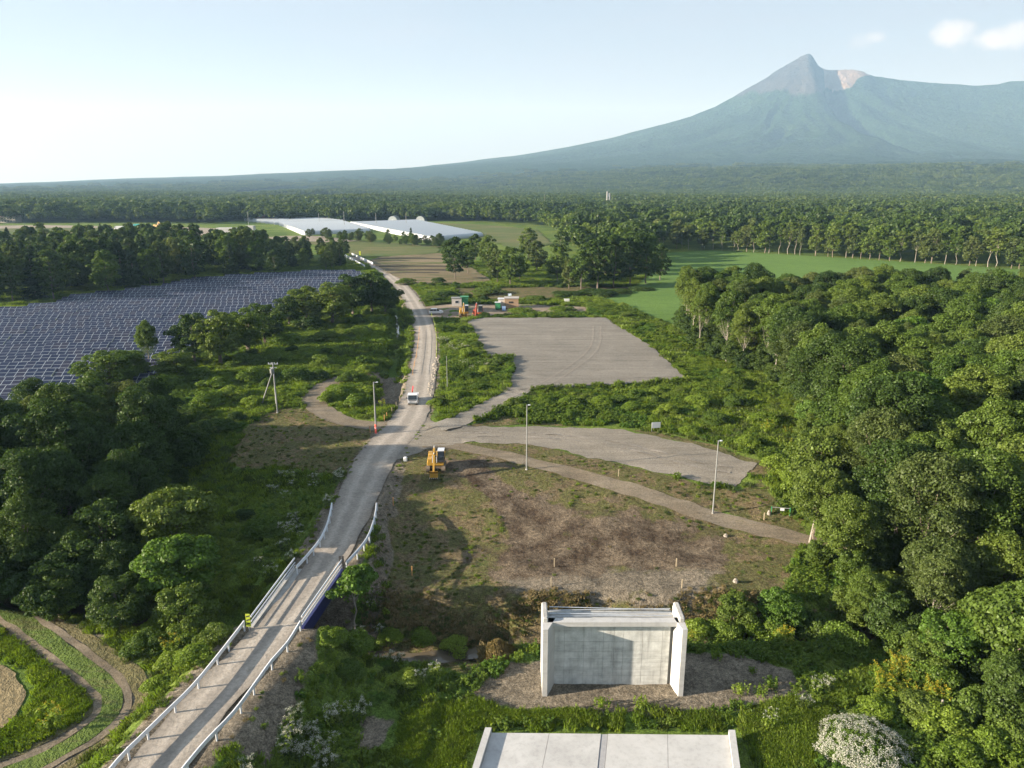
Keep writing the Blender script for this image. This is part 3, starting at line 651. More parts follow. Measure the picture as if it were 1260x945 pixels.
for i in range(2): make_broad('round%d' % i, 160+i, 6, 3.0, .3, 13000, 60, .11, [LF, LFD][i], BARK, .12, stems=3, top=.9, rl=(.14, .3))
for i in range(2): make_broad('tier%d' % i, 180+i, 7, 3.9, .6, 18000, 70, .13, [LFB, LF][i], BARK, .15, stems=2, flat=.55, rl=(.14, .28))
make_broad('sapling', 199, 6, 2.2, 2.3, 4200, 20, .15, LFB, PALEBARK, .09, flat=.6, inner=.05)
for i in range(2): make_conifer('fir%d' % i, 210+i, 14, 3.3, 9000, .2)
# lighter versions for distant individuals
for i in range(3): make_broad('far%d' % i, 230+i, 14, 4.2, .6, 5200, 60, .28, [LF, LFD, LFO][i], BARK, .2, top=.9, rl=(.14, .28), flat=.95)
for i in range(2): make_broad('farslim%d' % i, 240+i, 16, 3.3, 3.4, 3200, 28, .33, [LF, LFO][i], PALEBARK, .13, top=.7, rl=(.16, .34))
make_conifer('farfir', 250, 15, 3.4, 3000, .36)
# low shrubs and weeds (one clump each)
def shrubmesh(seed, n, R, h, ls, lm):
    rg = np.random.default_rng(seed); (V, Fs), c = crown(rg, n, 26, R, h*.35, h*.62, ls, .8, .3, .1, (.18, .42)); V[:, 2] = np.maximum(V[:, 2], -.1)
    return npmesh('shrub', V, Fs, [lm])
SHR = [shrubmesh(300+i, 5200, 1.0, 1.1, .045, [WEEDD, LF, WEED, LFD][i]) for i in range(4)]
def herb(seed, stems, lps, h, R, ls, lm, flower=None, fl=0, asp=1.6):
    rg = np.random.default_rng(seed); parts = []
    base = rg.uniform(-R, R, (stems, 2)); hh = h*rg.uniform(.65, 1.1, stems)
    lean = rg.normal(size=(stems, 2))*.12
    k = np.repeat(np.arange(stems), lps); f = rg.random(len(k))**.7
    a = rg.random(len(k))*6.283; rr = ls*1.0
    P_ = np.stack([base[k, 0]+lean[k, 0]*f*hh[k]+np.cos(a)*rr, base[k, 1]+lean[k, 1]*f*hh[k]+np.sin(a)*rr, f*hh[k]], 1)
    nr = np.stack([np.cos(a)*.3, np.sin(a)*.3, np.ones(len(k))], 1)+.45*rg.normal(size=(len(k), 3))
    v, q = leaves(P_, nr, ls, rg, asp); parts.append((v, q, 0))
    if flower:
        k = np.repeat(np.arange(stems), fl); top = np.stack([base[k, 0]+lean[k, 0]*hh[k], base[k, 1]+lean[k, 1]*hh[k], hh[k]*1.03], 1)+rg.normal(size=(len(k), 3))*np.array([.07, .07, .045])
        v, q = leaves(top, np.array([0, 0, 1])+.5*rg.normal(size=(len(k), 3)), .032, rg); parts.append((v, q, 1))
    V, Fs, M = joinvf(parts); return npmesh('herb', V, Fs, [lm]+([flower] if flower else []), matidx=M)
def tuft(seed, n, h, R, lm):
    rg = np.random.default_rng(seed); b = rg.uniform(-R, R, (n, 2)); a = rg.random(n)*6.283; hh = h*rg.uniform(.5, 1.1, n); ln = hh*rg.uniform(.15, .6, n); w = .018
    ca, sa = np.cos(a), np.sin(a); z = np.zeros(n)
    p0 = np.stack([b[:, 0]-sa*w, b[:, 1]+ca*w, z], 1); p1 = np.stack([b[:, 0]+sa*w, b[:, 1]-ca*w, z], 1)
    p2 = np.stack([b[:, 0]+ca*ln*.4+sa*w, b[:, 1]+sa*ln*.4-ca*w, hh*.7], 1); p3 = np.stack([b[:, 0]+ca*ln, b[:, 1]+sa*ln, hh], 1)
    return npmesh('tuft', np.stack([p0, p1, p2, p3], 1).reshape(-1, 3), np.arange(4*n).reshape(-1, 4), [lm])
HERB = [herb(400+i, 18, 22, [1.0, 1.15, .9, 1.0][i], .5, [.068, .08, .10, .062][i], [WEED, WEEDD, LFB, WEED][i]) for i in range(4)]
HW = [herb(420, 14, 12, 1.15, .5, .075, WEED, WHT, 16), herb(421, 16, 10, 1.0, .5, .075, LFO, WHT, 22)]
HY = [herb(430, 14, 14, 1.1, .5, .08, WEED, YEL, 14)]
TUFT = [tuft(440, 110, .5, .45, WEED), tuft(441, 110, .42, .45, LFO), tuft(442, 80, .3, .4, DRY)]
BROWSE = [herb(450, 20, 10, .5, .5, .07, DRY)]
print('foliage meshes', time.time()-T0)

def scatter(name, pts, scale, idx, meshes, label=None, tilt=.08, zs=None):
    """many alike plants nobody could count, placed as real instances of small meshes"""
    n = len(pts); me = bpy.data.meshes.new(name); me.vertices.add(n); me.vertices.foreach_set('co', np.asarray(pts, np.float32).ravel())
    rg = np.random.default_rng(n)
    rot = np.stack([rg.normal(size=n)*tilt, rg.normal(size=n)*tilt, rg.random(n)*6.283], 1)
    sc_ = np.asarray(scale); sc3 = np.stack([sc_, sc_, sc_*(zs if zs is not None else 1)], 1)
    for nm, ty, val in (('rot', 'FLOAT_VECTOR', rot), ('scl', 'FLOAT_VECTOR', sc3)):
        a_ = me.attributes.new(nm, ty, 'POINT'); a_.data.foreach_set('vector', np.asarray(val, np.float32).ravel())
    a_ = me.attributes.new('kind_index', 'INT', 'POINT'); a_.data.foreach_set('value', np.asarray(idx, np.int32))
    o = obj(name, me); tag(o, label, kind='stuff')
    for m_ in {mm_ for q in meshes for mm_ in q.materials}: me.materials.append(m_)
    g = bpy.data.node_groups.new(name, 'GeometryNodeTree')
    g.interface.new_socket('Geometry', in_out='INPUT', socket_type='NodeSocketGeometry'); g.interface.new_socket('Geometry', in_out='OUTPUT', socket_type='NodeSocketGeometry')
    gi = g.nodes.new('NodeGroupInput'); go = g.nodes.new('NodeGroupOutput')
    ip = g.nodes.new('GeometryNodeInstanceOnPoints'); jg = g.nodes.new('GeometryNodeJoinGeometry')
    for q in meshes[::-1]:
        so_ = bpy.data.objects.new('plant_form', q); oi = g.nodes.new('GeometryNodeObjectInfo'); oi.inputs['Object'].default_value = so_; oi.inputs['As Instance'].default_value = False
        gt = g.nodes.new('GeometryNodeGeometryToInstance'); g.links.new(oi.outputs['Geometry'], gt.inputs[0]); g.links.new(gt.outputs[0], jg.inputs[0])
    def na(nm, ty):
        a_ = g.nodes.new('GeometryNodeInputNamedAttribute'); a_.data_type = ty; a_.inputs['Name'].default_value = nm; return a_.outputs[0]
    g.links.new(gi.outputs[0], ip.inputs['Points']); g.links.new(jg.outputs[0], ip.inputs['Instance']); ip.inputs['Pick Instance'].default_value = True
    g.links.new(na('kind_index', 'INT'), ip.inputs['Instance Index']); g.links.new(na('rot', 'FLOAT_VECTOR'), ip.inputs['Rotation']); g.links.new(na('scl', 'FLOAT_VECTOR'), ip.inputs['Scale'])
    g.links.new(ip.outputs[0], go.inputs[0]); md = o.modifiers.new('plants', 'NODES'); md.node_group = g
    return o

# ------------------------------------------------------------------ trees as things
PROTO = {}
NTREE = 0
ORD = ['', 'first', 'second', 'third', 'fourth', 'fifth', 'sixth', 'seventh', 'eighth', 'ninth', 'tenth', 'eleventh', 'twelfth', 'thirteenth', 'fourteenth', 'fifteenth', 'sixteenth', 'seventeenth', 'eighteenth', 'nineteenth']
def ordn(n):
    if n < 20: return ORD[n]
    t_ = ['', '', 'twent', 'thirt', 'fort', 'fift', 'sixt', 'sevent', 'eight', 'ninet'][n//10]
    return t_+'ieth' if n % 10 == 0 else t_+'y-'+ORD[n % 10]
def pxof(x, y): return 630+F*x/(y*.965+9)
def tree(kind, x, y, h, wid=1.0, name='broadleaf_tree', label='', group=None, cat='tree', z=None, rz=None):
    global NTREE
    cm, tm, h0, R0 = TREES[kind]; s = h/h0
    e = bpy.data.objects.new(name, None); COL.objects.link(e); e.empty_display_size = .5
    e.location = (x, y, (hz1(x, y) if z is None else z)); e.rotation_euler = (0, 0, random.random()*6.28 if rz is None else rz); e.scale = (s*wid, s*wid, s)
    a_ = bpy.data.objects.new('crown', cm); b_ = bpy.data.objects.new('trunk', tm)
    for q in (a_, b_): COL.objects.link(q); q.parent = e
    tag(e, label, cat, group); NTREE += 1; return e
def pois(n, xr, yr, dmin, test, seed, tries=30):
    rg = np.random.default_rng(seed); out = np.zeros((0, 2)); cand = np.stack([rg.uniform(*xr, n*tries), rg.uniform(*yr, n*tries)], 1)
    cand = cand[test(cand[:, 0], cand[:, 1])]
    cell = {}; res = []
    for x, y in cand:
        d = dmin(x, y) if callable(dmin) else dmin; k = (int(x//8), int(y//8)); ok = True
        rad = int(d//8)+1
        for i in range(k[0]-rad, k[0]+rad+1):
            for j in range(k[1]-rad, k[1]+rad+1):
                for p in cell.get((i, j), ()):
                    if (p[0]-x)**2+(p[1]-y)**2 < d*d: ok = False; break
                if not ok: break
            if not ok: break
        if ok: cell.setdefault(k, []).append((x, y)); res.append((x, y))
        if len(res) >= n: break
    return np.array(res)
def infr(x, y, m=8):                          # roughly within view
    return np.abs(x) < .70*(y*.965+9)+m
# the wood on the right
RW = [G(*p) for p in [(834, 404), (852, 428), (895, 452), (945, 470), (1000, 512), (985, 560), (985, 610), (1003, 648)]]+[G(*p, -2.5) for p in [(1000, 690), (1020, 740)]]+[G(*p, -3.3) for p in [(1075, 775), (1140, 830), (1225, 880)]]+[(52, 30), (200, 40), (260, 190), (150, 205), (100, 203), (60, 199), (45, 192)]
rw = pois(400, (20, 160), (34, 206), lambda x, y: 4.7 if y < 110 else (4.6 if x < 62 else 6.0), lambda x, y: inpoly(x, y, RW) & infr(x, y, 6), 5)
rw = rw[np.argsort(rw[:, 1])]
edge = dpoly(rw[:, 0], rw[:, 1], RW, True)
print('right wood', len(rw))
SEEN = {}
for i, (x, y) in enumerate(rw):
    u = random.random(); ne = edge[i] < 5 and x < 60
    if y > 125 and ne: k = random.choice(['slim0', 'slim1', 'slim2', 'slim0', 'oak0']); h = random.uniform(12, 15.5)
    elif y < 100 and ne: k = random.choice(['oak1', 'tier0', 'round0', 'tier1', 'oak3']); h = random.uniform(6, 9)
    else: k = random.choice(['oak0', 'oak1', 'oak2', 'oak3', 'oak4', 'oak1', 'oak3', 'slim1', 'tier0', 'dark0']) ; h = random.uniform(10.5, 14.5)
    if y < 60: h *= .80
    if k[:4] == 'tier': h *= .82
    w = random.uniform(.92, 1.2)
    pale = k[:4] == 'slim'
    if ne: lb = ('slender pale trunked tree along the field side edge of the right wood' if pale else 'leafy tree on the near edge of the right wood beside the cleared ground')
    elif k[:4] == 'tier': lb = 'bright green layered tree among the darker trees of the right wood'
    elif k == 'oak2': lb = 'olive green round crowned tree within the right wood'
    elif pale: lb = 'slender tree standing inside the right wood'
    else: lb = 'mid green round crowned tree packed into the dense right wood'
    dep = 'frontmost' if y < 62 else 'level with the tall concrete wall' if y < 72 else 'level with the cleared ground' if y < 92 else 'level with the lower gravel apron' if y < 112 else 'level with the green sign strip' if y < 132 else 'level with the big gravel lot' if y < 168 else 'backmost before the green field'
    sz = 'tall' if h > 12.8 else 'low' if h < 10.8 else 'medium'; look = {'slim': 'slender pale stemmed', 'tier': 'bright green layered', 'dark': 'very dark full', 'roun': 'rounded bushy'}.get(k[:4], {'oak2': 'olive green round', 'oak4': 'dark green round'}.get(k, 'mid green round'))
    key = (sz, look, dep); SEEN[key] = SEEN.get(key, 0)+1
    lb = '%s %s tree of the right wood, %s' % (sz, look, dep)
    if SEEN[key] > 1: lb = '%s %s right wood tree, %s, %s such' % (sz, look, dep, ordn(SEEN[key]))
    tree(k, x, y, h, w, 'birch_tree' if pale else 'broadleaf_tree', lb, 'trees of the wood on the right')
# the big dark grove on the left, near
GROVE = [(-66, 96, 9.5, 'dark0'), (-57, 94, 10.5, 'dark1'), (-49, 95, 10, 'dark0'), (-63, 86, 11, 'dark1'), (-54, 85, 13, 'dark0'), (-45.5, 86, 12, 'dark1'),
        (-68, 77, 13, 'dark0'), (-59, 76, 14, 'oak4'), (-50, 76, 14, 'dark1'), (-42.5, 76.5, 11, 'dark0'), (-55, 68, 12.5, 'dark0'), (-47, 67.5, 11.5, 'oak4'), (-62, 68.5, 12, 'dark1'), (-40.5, 68, 8.5, 'oak4'), (-50, 61, 7, 'round1'), (-44, 61.5, 6.5, 'round1'), (-57, 62, 8, 'round1'), (-46, 63, 9.5, 'dark0'), (-41.5, 72.5, 9.5, 'dark1'), (-52, 64, 9, 'dark1'), (-39.5, 64, 7, 'round1'), (-41, 58.5, 6, 'round1'), (-47.2, 58, 6, 'round1')]
for j, (x, y, h, k) in enumerate(GROVE):
    tree(k, x, y, h, 1.08, 'broadleaf_tree', 'dark tree in the left grove, %s row from the farm track, %s' % (ordn(1+sum(y > q for q in (64, 70, 78, 87))), '%s from the right' % ordn(1+sum(1 for q in GROVE if q[0] > x and sum(q[1] > w_ for w_ in (64, 70, 78, 87)) == sum(y > w_ for w_ in (64, 70, 78, 87))))), 'dark grove on the left')
for x, y, h, k, lb in [(-30.5, 60.5, 7.2, 'tier0', 'bright leafed spreading tree left of the bridge beside the white railing'), (-33.5, 66.5, 7.5, 'tier1', 'spreading tree just behind the bright one left of the bridge'), (-36.5, 61, 7, 'dark0', 'mid green tree between the bright spreading tree and the dark grove'),
        (-28.2, 56, 5.2, 'round0', 'low round tree nearest the guard rail left of the bridge'), (-34.5, 56.5, 5, 'round1', 'small tree above the bend of the farm track')]:
    tree(k, x, y, h, 1.1, 'broadleaf_tree', lb)
tree('sapling', G(437, 771, -3.6)[0], G(437, 771, -3.6)[1], 6.0, 1.0, 'young_tree', 'small thin trunked young tree beside the right side of the bridge', None, z=-3.7, rz=.4)
def at(px, py, top, k, lb, name='broadleaf_tree', wid=1.0, group=None, z=0):
    x, y = G(px, py, z); h = ZT(top, y)-z; return tree(k, x, y, h, wid, name, lb, group)
G1 = 'trees around the solar field'
for px, py, tp, k, w, lb in [(60, 560, 478, 'oak2', 1.2, 'yellowish tree behind the dark grove at the edge of the solar field'), (118, 548, 470, 'oak1', 1.25, 'broad tree behind the dark grove overlapping the solar panels'), (165, 548, 466, 'oak2', 1.2, 'rightmost tree of the three behind the dark grove'), (20, 575, 492, 'oak0', 1.1, 'tree at the left picture edge behind the dark grove'),
        (185, 452, 394, 'oak3', .75, 'lone slender tree in front of the solar panels'), (240, 448, 386, 'round1', .9, 'dark round tree left in the clump below the solar panels'), (272, 450, 382, 'round0', .9, 'broad tree in the middle of the clump below the solar panels'), (304, 438, 380, 'round0', 1.0, 'broad tree right in the clump below the solar panels'), (326, 424, 374, 'round1', 1.1, 'paler tree behind the clump below the solar panels'),
        (356, 404, 364, 'round1', 1.0, 'dark pointed round tree in front of the last solar rows'), (380, 398, 352, 'round0', 1.2, 'olive spreading tree at the right end of the solar rows'), (407, 400, 348, 'round0', 1.3, 'wide low tree left of the ditch'), (434, 388, 338, 'round1', 1.1, 'olive tree between the solar rows and the road'), (458, 386, 335, 'round1', 1.1, 'dark tree overhanging the ditch beside the road'), (474, 386, 345, 'round1', 1.0, 'dark tree nearest the road at the ditch head'),
        (135, 480, 432, 'round0', 1.6, 'low bushy tree at the lower right corner of the solar field'), (160, 470, 432, 'round0', 1.5, 'low bushy tree beside the lone slender tree'), (215, 470, 430, 'round0', 1.4, 'low bushy tree under the clump below the solar panels')]:
    at(px, py, tp, k, lb, wid=w, group=G1)
# windbreak behind the solar field
WB = [G(*p) for p in [(-60, 382), (0, 378), (160, 362), (200, 352), (420, 332), (424, 318), (330, 316), (200, 314), (100, 316), (-60, 322)]]
wb = pois(190, (-260, -60), (200, 400), 5.2, lambda x, y: inpoly(x, y, WB) & infr(x, y, 10), 8)
wbn = {}; WBI = []
wb = wb[np.argsort(wb[:, 0]/wb[:, 1])]
for x, y in wb:
    con = random.random() < .27; px_ = 630+F*x/(y*.965+9)
    k = 'farfir' if con else random.choice(['far0', 'far1', 'far1', 'far2'])
    h = random.uniform(13, 17.5)*(1 if px_ < 330 else .66)
    kd = 'pointed conifer' if con else 'olive broadleaf' if k == 'far2' else 'mid green broadleaf' if k == 'far0' else 'dark broadleaf'; rk_ = 'front' if sdf(np.array([x]), np.array([y]), WB)[0] > -7 and y < 1.02*np.interp(px_, [0, 160, 200, 420], [226, 262, 285, 340]) else 'inner'
    if rk_ == 'inner' and not con: WBI.append((x, y, h, {'far0': 0, 'far1': 1, 'far2': 2}[k])); continue
    wbn[(kd, rk_)] = wbn.get((kd, rk_), 0)+1
    tree(k, x, y, h, 1.1, 'conifer_tree' if con else 'broadleaf_tree', '%s tree in the %s of the windbreak, %s such from the left' % (kd, rk_, ordn(wbn[(kd, rk_)])), 'windbreak behind the solar field')
WBI = np.array(WBI); scatter('windbreak_wood', np.column_stack([WBI[:, 0], WBI[:, 1], WBI[:, 0]*0]), WBI[:, 2]/14, WBI[:, 3], [TREES['far%d' % q][0] for q in range(3)], 'dense inner trees of the windbreak behind the solar field', tilt=.02)
print('windbreak', wbn, len(WBI))
# clump in the middle distance
MDN = []
for px, py, tp, k, w in sorted([(560, 344, 292, 'far1', 1.1), (575, 338, 296, 'far0', 1.0), (552, 330, 296, 'far1', 1.1), (600, 330, 290, 'far0', 1.1), (585, 322, 288, 'far1', 1.1), (628, 352, 304, 'far0', 1.3), (612, 350, 306, 'far2', 1.1), (640, 345, 306, 'far0', 1.0), (685, 348, 304, 'far0', 1.15),
        (700, 355, 318, 'far2', 1.0), (715, 356, 308, 'far0', 1.2), (735, 356, 292, 'far1', 1.2), (755, 354, 288, 'far1', 1.2), (775, 352, 285, 'far1', 1.2), (795, 350, 290, 'far0', 1.2), (812, 346, 300, 'far1', 1.0), (745, 340, 286, 'far1', 1.2), (785, 335, 284, 'far1', 1.2), (765, 330, 280, 'far0', 1.2), (725, 335, 290, 'far1', 1.2), (660, 335, 296, 'far2', 1.3), (690, 325, 284, 'far1', 1.1), (650, 320, 280, 'far0', 1.1),
        (478, 298, 282, 'far1', .8), (506, 296, 279, 'farfir', 1.2), (497, 299, 285, 'far1', .9), (535, 305, 292, 'far2', 1.2), (125, 292, 274, 'farfir', 1.1), (99, 290, 275, 'far0', .7), (385, 290, 281, 'far2', 1.3), (402, 291, 283, 'far0', 1.3), (442, 297, 286, 'far2', 1.5), (460, 298, 288, 'far2', 1.6)]):
    MDN.append(px)
    at(px, py, tp, k, '%s tree in the middle distance clump right of the road, %s from the left' % ({'far0': 'mid green', 'far1': 'dark green', 'far2': 'olive'}.get(k), ordn(sum(q > 540 for q in MDN))) if px > 540 else {478: 'small round dark tree before the right greenhouses, left of the pointed one', 506: 'pointed dark conifer before the right greenhouses', 497: 'small dark tree between the round tree and the pointed conifer', 535: 'olive bush tree at the right tip of the greenhouses', 125: 'pointed conifer standing alone before the far dirt yard', 99: 'small round tree alone left of the pointed conifer', 385: 'first bush tree below the middle greenhouses', 402: 'second bush tree below the middle greenhouses', 442: 'olive bush tree under the gap between greenhouse blocks', 460: 'olive bush tree right of the gap between greenhouse blocks'}[px], 'conifer_tree' if k == 'farfir' else 'broadleaf_tree', w, 'middle distance trees')
for j, px in enumerate(sorted(random.uniform(378, 545) for _ in range(46))):
    py = np.interp(px, [378, 450, 545], [292, 298, 304])+random.uniform(-2, 2)
    x, y = G(px, py); tree(random.choice(['far0', 'far1', 'far2']), x, y, random.uniform(3.5, 7.5), 1.3, 'hedge_bush', 'low bushy tree in the hedge below the far greenhouses, %s from the left' % ordn(j+1), 'hedge below the greenhouses')
us_ = pois(1400, (18, 150), (36, 206), 2.9, lambda x, y: inpoly(x, y, RW) & infr(x, y, 4), 77)
ul = pois(150, (-72, -38), (58, 98), 3.2, lambda x, y: (x < -38-.12*(y-58)) , 78); us_ = np.concatenate([us_, ul])
scatter('wood_understory', np.column_stack([us_, HT(us_[:, 0], us_[:, 1])-.2]), np.random.default_rng(8).uniform(.45, .95, len(us_)), np.random.default_rng(9).integers(0, 2, len(us_)), [TREES['round0'][0], TREES['round1'][0]], 'thick understory filling the woods', tilt=.03)
# front row of the wood beyond the field
FR = spline([G(*p) for p in [(800, 306), (880, 308), (940, 311.5), (1000, 315), (1100, 321.5), (1225, 330.5), (1300, 336)]], 4.0)
for j, (x, y) in enumerate(FR):
    x += random.uniform(-1, 1); y += random.uniform(0, 3)
    x += random.uniform(-1.5, 1.5); tree(random.choice(['farslim0', 'farslim1', 'farslim0', 'far2', 'far0']), x, y, random.uniform(10.5, 17.5), random.uniform(.85, 1.35), 'birch_tree', '%s tree from the left in the row beyond the green field' % ordn(j+1), 'row of trees beyond the green field')
# lower right corner and stream bank
for x, y, h, k, lb in [(36, 55, 9, 'slim1', 'thin pale stemmed tree rising over the bushes at the lower right'), (40, 50, 8, 'tier1', 'bright leafed tree in the lower right corner'), (20.5, 58.8, 3.6, 'round0', 'rounded bush tree right of the tall concrete wall'), (24.5, 58.5, 4.2, 'tier0', 'layered bush tree at the foot of the right wood behind the gravel pad')]:
    tree(k, x, y, h, 1.1, 'broadleaf_tree', lb)
print('trees', NTREE, time.time()-T0)

# ------------------------------------------------------------------ far woods as one mass
def tuftree(seed, n, R, h, ls, lm, nt=1, spread=0):
    rg = np.random.default_rng(seed); parts = []
    for q in range(nt):
        ox, oy = rg.uniform(-spread, spread, 2) if nt > 1 else (0, 0); s = rg.uniform(.8, 1.15)
        (V, Fs), c = crown(rg, n, 16, R*s, h*.58*s, h*.40*s, ls, .8, .3, .05, (.3, .48)); V[:, 0] += ox; V[:, 1] += oy; parts.append((V, Fs, 0))
    V, Fs, M = joinvf(parts); return npmesh('far_tree', V, Fs, [lm])
FT = [tuftree(500+i, 900, 4.2, 14, .62, [LF, LFD, LFO, LF][i]) for i in range(4)]
FP = [tuftree(520+i, 230, 4.6, 13, 1.25, [LW1, LW2, LW1][i], 13, 20) for i in range(3)]
FIELDX = [G(*p) for p in [(735, 372), (770, 352), (812, 308.5), (880, 307), (1000, 313.5), (1225, 329), (1400, 340), (1400, 380), (840, 440)]]
OPEN = [[G(*p) for p in [(-200, 276), (130, 274.5), (260, 276), (300, 270), (395, 268), (430, 271), (520, 270), (600, 275), (665, 279), (700, 300), (700, 400), (-200, 500)]]]
def woodtest(x, y):
    ok = infr(x, y, 25) & ~inpoly(x, y, FIELDX) & ~inpoly(x, y, OPEN[0]) & (y > 200)
    ok &= ~((y < 330) & (x < 100)) & ~((y < 400) & (x < 30))
    ok &= ~((x > 30) & (y < 312) & ~((x > 190)))
    ok &= ~inpoly(x, y, WB)
    return ok
wf = pois(9000, (-560, 560), (205, 760), 6.6, woodtest, 21, 14)
zf = np.zeros(len(wf))
scatter('far_wood', np.column_stack([wf, zf]), np.random.default_rng(1).uniform(.8, 1.2, len(wf)), np.random.default_rng(2).integers(0, 4, len(wf)), FT, 'dense green wood stretching away beyond the fields')
rg = np.random.default_rng(9)
rr = 740*(3900/740)**rg.random(30000); aa = rg.uniform(-.68, .68, 30000)
keep = rg.random(30000) < np.clip((rr/3900)**2*4+.05, 0, 1)*ss(4000, 2700, rr+400*(rg.random(30000)-.5))     # area-true density out to a cap
fx = rr*np.sin(aa); fy = rr*np.cos(aa); ok = keep & (fy > 720) & ~((fbm(fx/420, fy/700, 701, 4) > .665) & (fy > 900)) & infr(fx, fy, 60)
fx, fy = fx[ok], fy[ok]
zz = np.where(fy > 1490, MH(fx, fy), 0)-1
scatter('distant_wood', np.column_stack([fx, fy, zz]), rg.uniform(.6, 1.25, len(fx))*(.72+.6*fbm(fx/260, fy/400, 711, 4)), rg.integers(0, 3, len(fx)), FP, 'distant woodland covering the plain below the mountain', tilt=.0)
print('far woods', len(wf), len(fx), time.time()-T0)

# ------------------------------------------------------------------ ground vegetation
XR = (-170, 150); YR = (28, 345); RES = .5
gx = np.arange(XR[0], XR[1], RES); gy = np.arange(YR[0], YR[1], RES); GX, GY = np.meshgrid(gx, gy)
def rs(poly): return sdf(GX, GY, poly)
free = np.ones_like(GX)
for p, mgn in ((LOT, -.2), (RAMP, -.1), (APRON, .9), (YARD, .3), (FIELD, 0), (TFIELD, 1)): free *= (rs(p) > mgn)
SOLARP = [G(*p) for p in [(-60, 392), (0, 385), (60, 378), (145, 363), (200, 355), (300, 343), (430, 337), (440, 345), (405, 352), (330, 378), (260, 405), (190, 470), (185, 482), (0, 512), (-60, 520)]]
sol = rs(SOLARP); free *= (sol > -.3)
rdd = dpoly(GX, GY, ROAD); free *= rdd > 3.1
free *= dpoly(GX, GY, LTRACK) > 2.0
STK = spline([G(*p) for p in [(560, 550), (600, 557), (650, 568), (760, 594), (870, 620), (940, 634), (1000, 648)]], 2)
free *= dpoly(GX, GY, STK) > 1.6
free *= (dpoly(GX, GY, STREAM) > 1.3)*(dpoly(GX, GY, DITCH) > np.where(GY > 135, 1.0, 2.2))
fm = (dpoly(GX, GY, gb) > 2.1) | (GY > 62)
free *= fm; free *= (rs([G(*p, zl) for p in [(-60, 805), (0, 815), (27, 828), (38, 852), (25, 882), (-10, 905), (-60, 925)]]) > .2)
Wg = 1.6*(fbm(GX*.3, GY*.3, 61)-.5)*2
clr = np.minimum.reduce([rs(TANV)+2, rs(CLEAR), rs(VERGE), rs(VERGE2), rs(LCLEAR)])+Wg
padm = np.minimum.reduce([rs(PAD), rs(GRAV2)])+Wg*.5
bank = rs(BANK)+Wg
conc = np.minimum(rs([(1.2, 47.6), (13, 47.6), (13, 52.6), (1.2, 52.6)]), rs([(-5.2, 34), (16.5, 34), (16.6, 44.2), (-2.6, 44.6)]))
free *= conc > .4
tallz = free*(clr > 0)*(padm > 0)*(bank > 0)
density_noise = fbm(GX*.09, GY*.09, 71, 4)
patch = fbm(GX*.045, GY*.045, 91, 3)
def samp(M, x, y):
    i = np.clip(((y-YR[0])/RES).astype(int), 0, M.shape[0]-1); j = np.clip(((x-XR[0])/RES).astype(int), 0, M.shape[1]-1); return M[i, j]
def place(n, seed, prob, yr, xr=(-170, 150), m=3):
    rg = np.random.default_rng(seed)
    # uniform over the visible ground of the strip
    y = rg.uniform(*yr, n); x = rg.uniform(*xr, n); ok = infr(x, y, m)
    x, y = x[ok], y[ok]; p = prob(x, y); ok = rg.random(len(x)) < p; x, y = x[ok], y[ok]
    return np.column_stack([x, y, HT(x, y)-.04])
rwv = ss(3, 9, -sdf(GX, GY, RW))*ss(62, 75, GY)+ss(14, 24, -sdf(GX, GY, RW))*.7; rwv = np.clip(rwv, 0, 1)
nowd = 1-rwv
loop_in = rs(gb+[(-60, 40)]) < 1.5
LAWN = [G(*p, -3.5) for p in [(560, 872), (700, 884), (900, 884), (985, 862), (1060, 822), (1075, 850), (1010, 905), (990, 960), (908, 960), (902, 893), (598, 890), (570, 960), (430, 960), (430, 930), (480, 925), (500, 875)]]
lawn = rs(LAWN)+Wg < 0
T = tallz*nowd*(1-.93*loop_in)*(1-.9*lawn)
def P_tall(x, y): return samp(T, x, y)
bigz = (density_noise > .47)
cnt = 0
rng = np.random.default_rng(3)
# near field: y 28..75, middle 75..150, far 150..340
for tagn, yr, n, s0 in (('n', (30, 75), 34000, .75), ('m', (75, 150), 56000, 1.0), ('f', (150, 340), 80000, 1.6)):
    pts = place(n, {'n': 41, 'm': 42, 'f': 43}[tagn], P_tall, yr)
    k = samp(patch, pts[:, 0], pts[:, 1]); u = rng.random(len(pts)); dn = samp(density_noise, pts[:, 0], pts[:, 1])
    kind = np.where(k > .54, 0, np.where(k > .46, 3, np.where(k > .40, 2, 1)))
    kind = np.where(u < .2, rng.integers(0, 4, len(pts)), kind)
    grass = (dn < .45) & (u < .75)
    sc_ = s0*rng.uniform(.7, 1.2, len(pts))*(.7+.8*np.clip(dn-.3, 0, .5)); near_r = samp(rdd, pts[:, 0], pts[:, 1])
    sc_ *= np.where(near_r < 5, .55, 1); 
    gr = pts[grass]; 
    scatter('tall_weeds', pts[~grass], sc_[~grass], kind[~grass], HERB, 'dense tall green weeds', zs={'n': .72, 'm': .68, 'f': .5}[tagn])
    scatter('grass', gr, s0*rng.uniform(.9, 1.5, len(gr)), rng.integers(0, 2, len(gr)), TUFT[:2], 'rough green grass')
    cnt += len(pts)
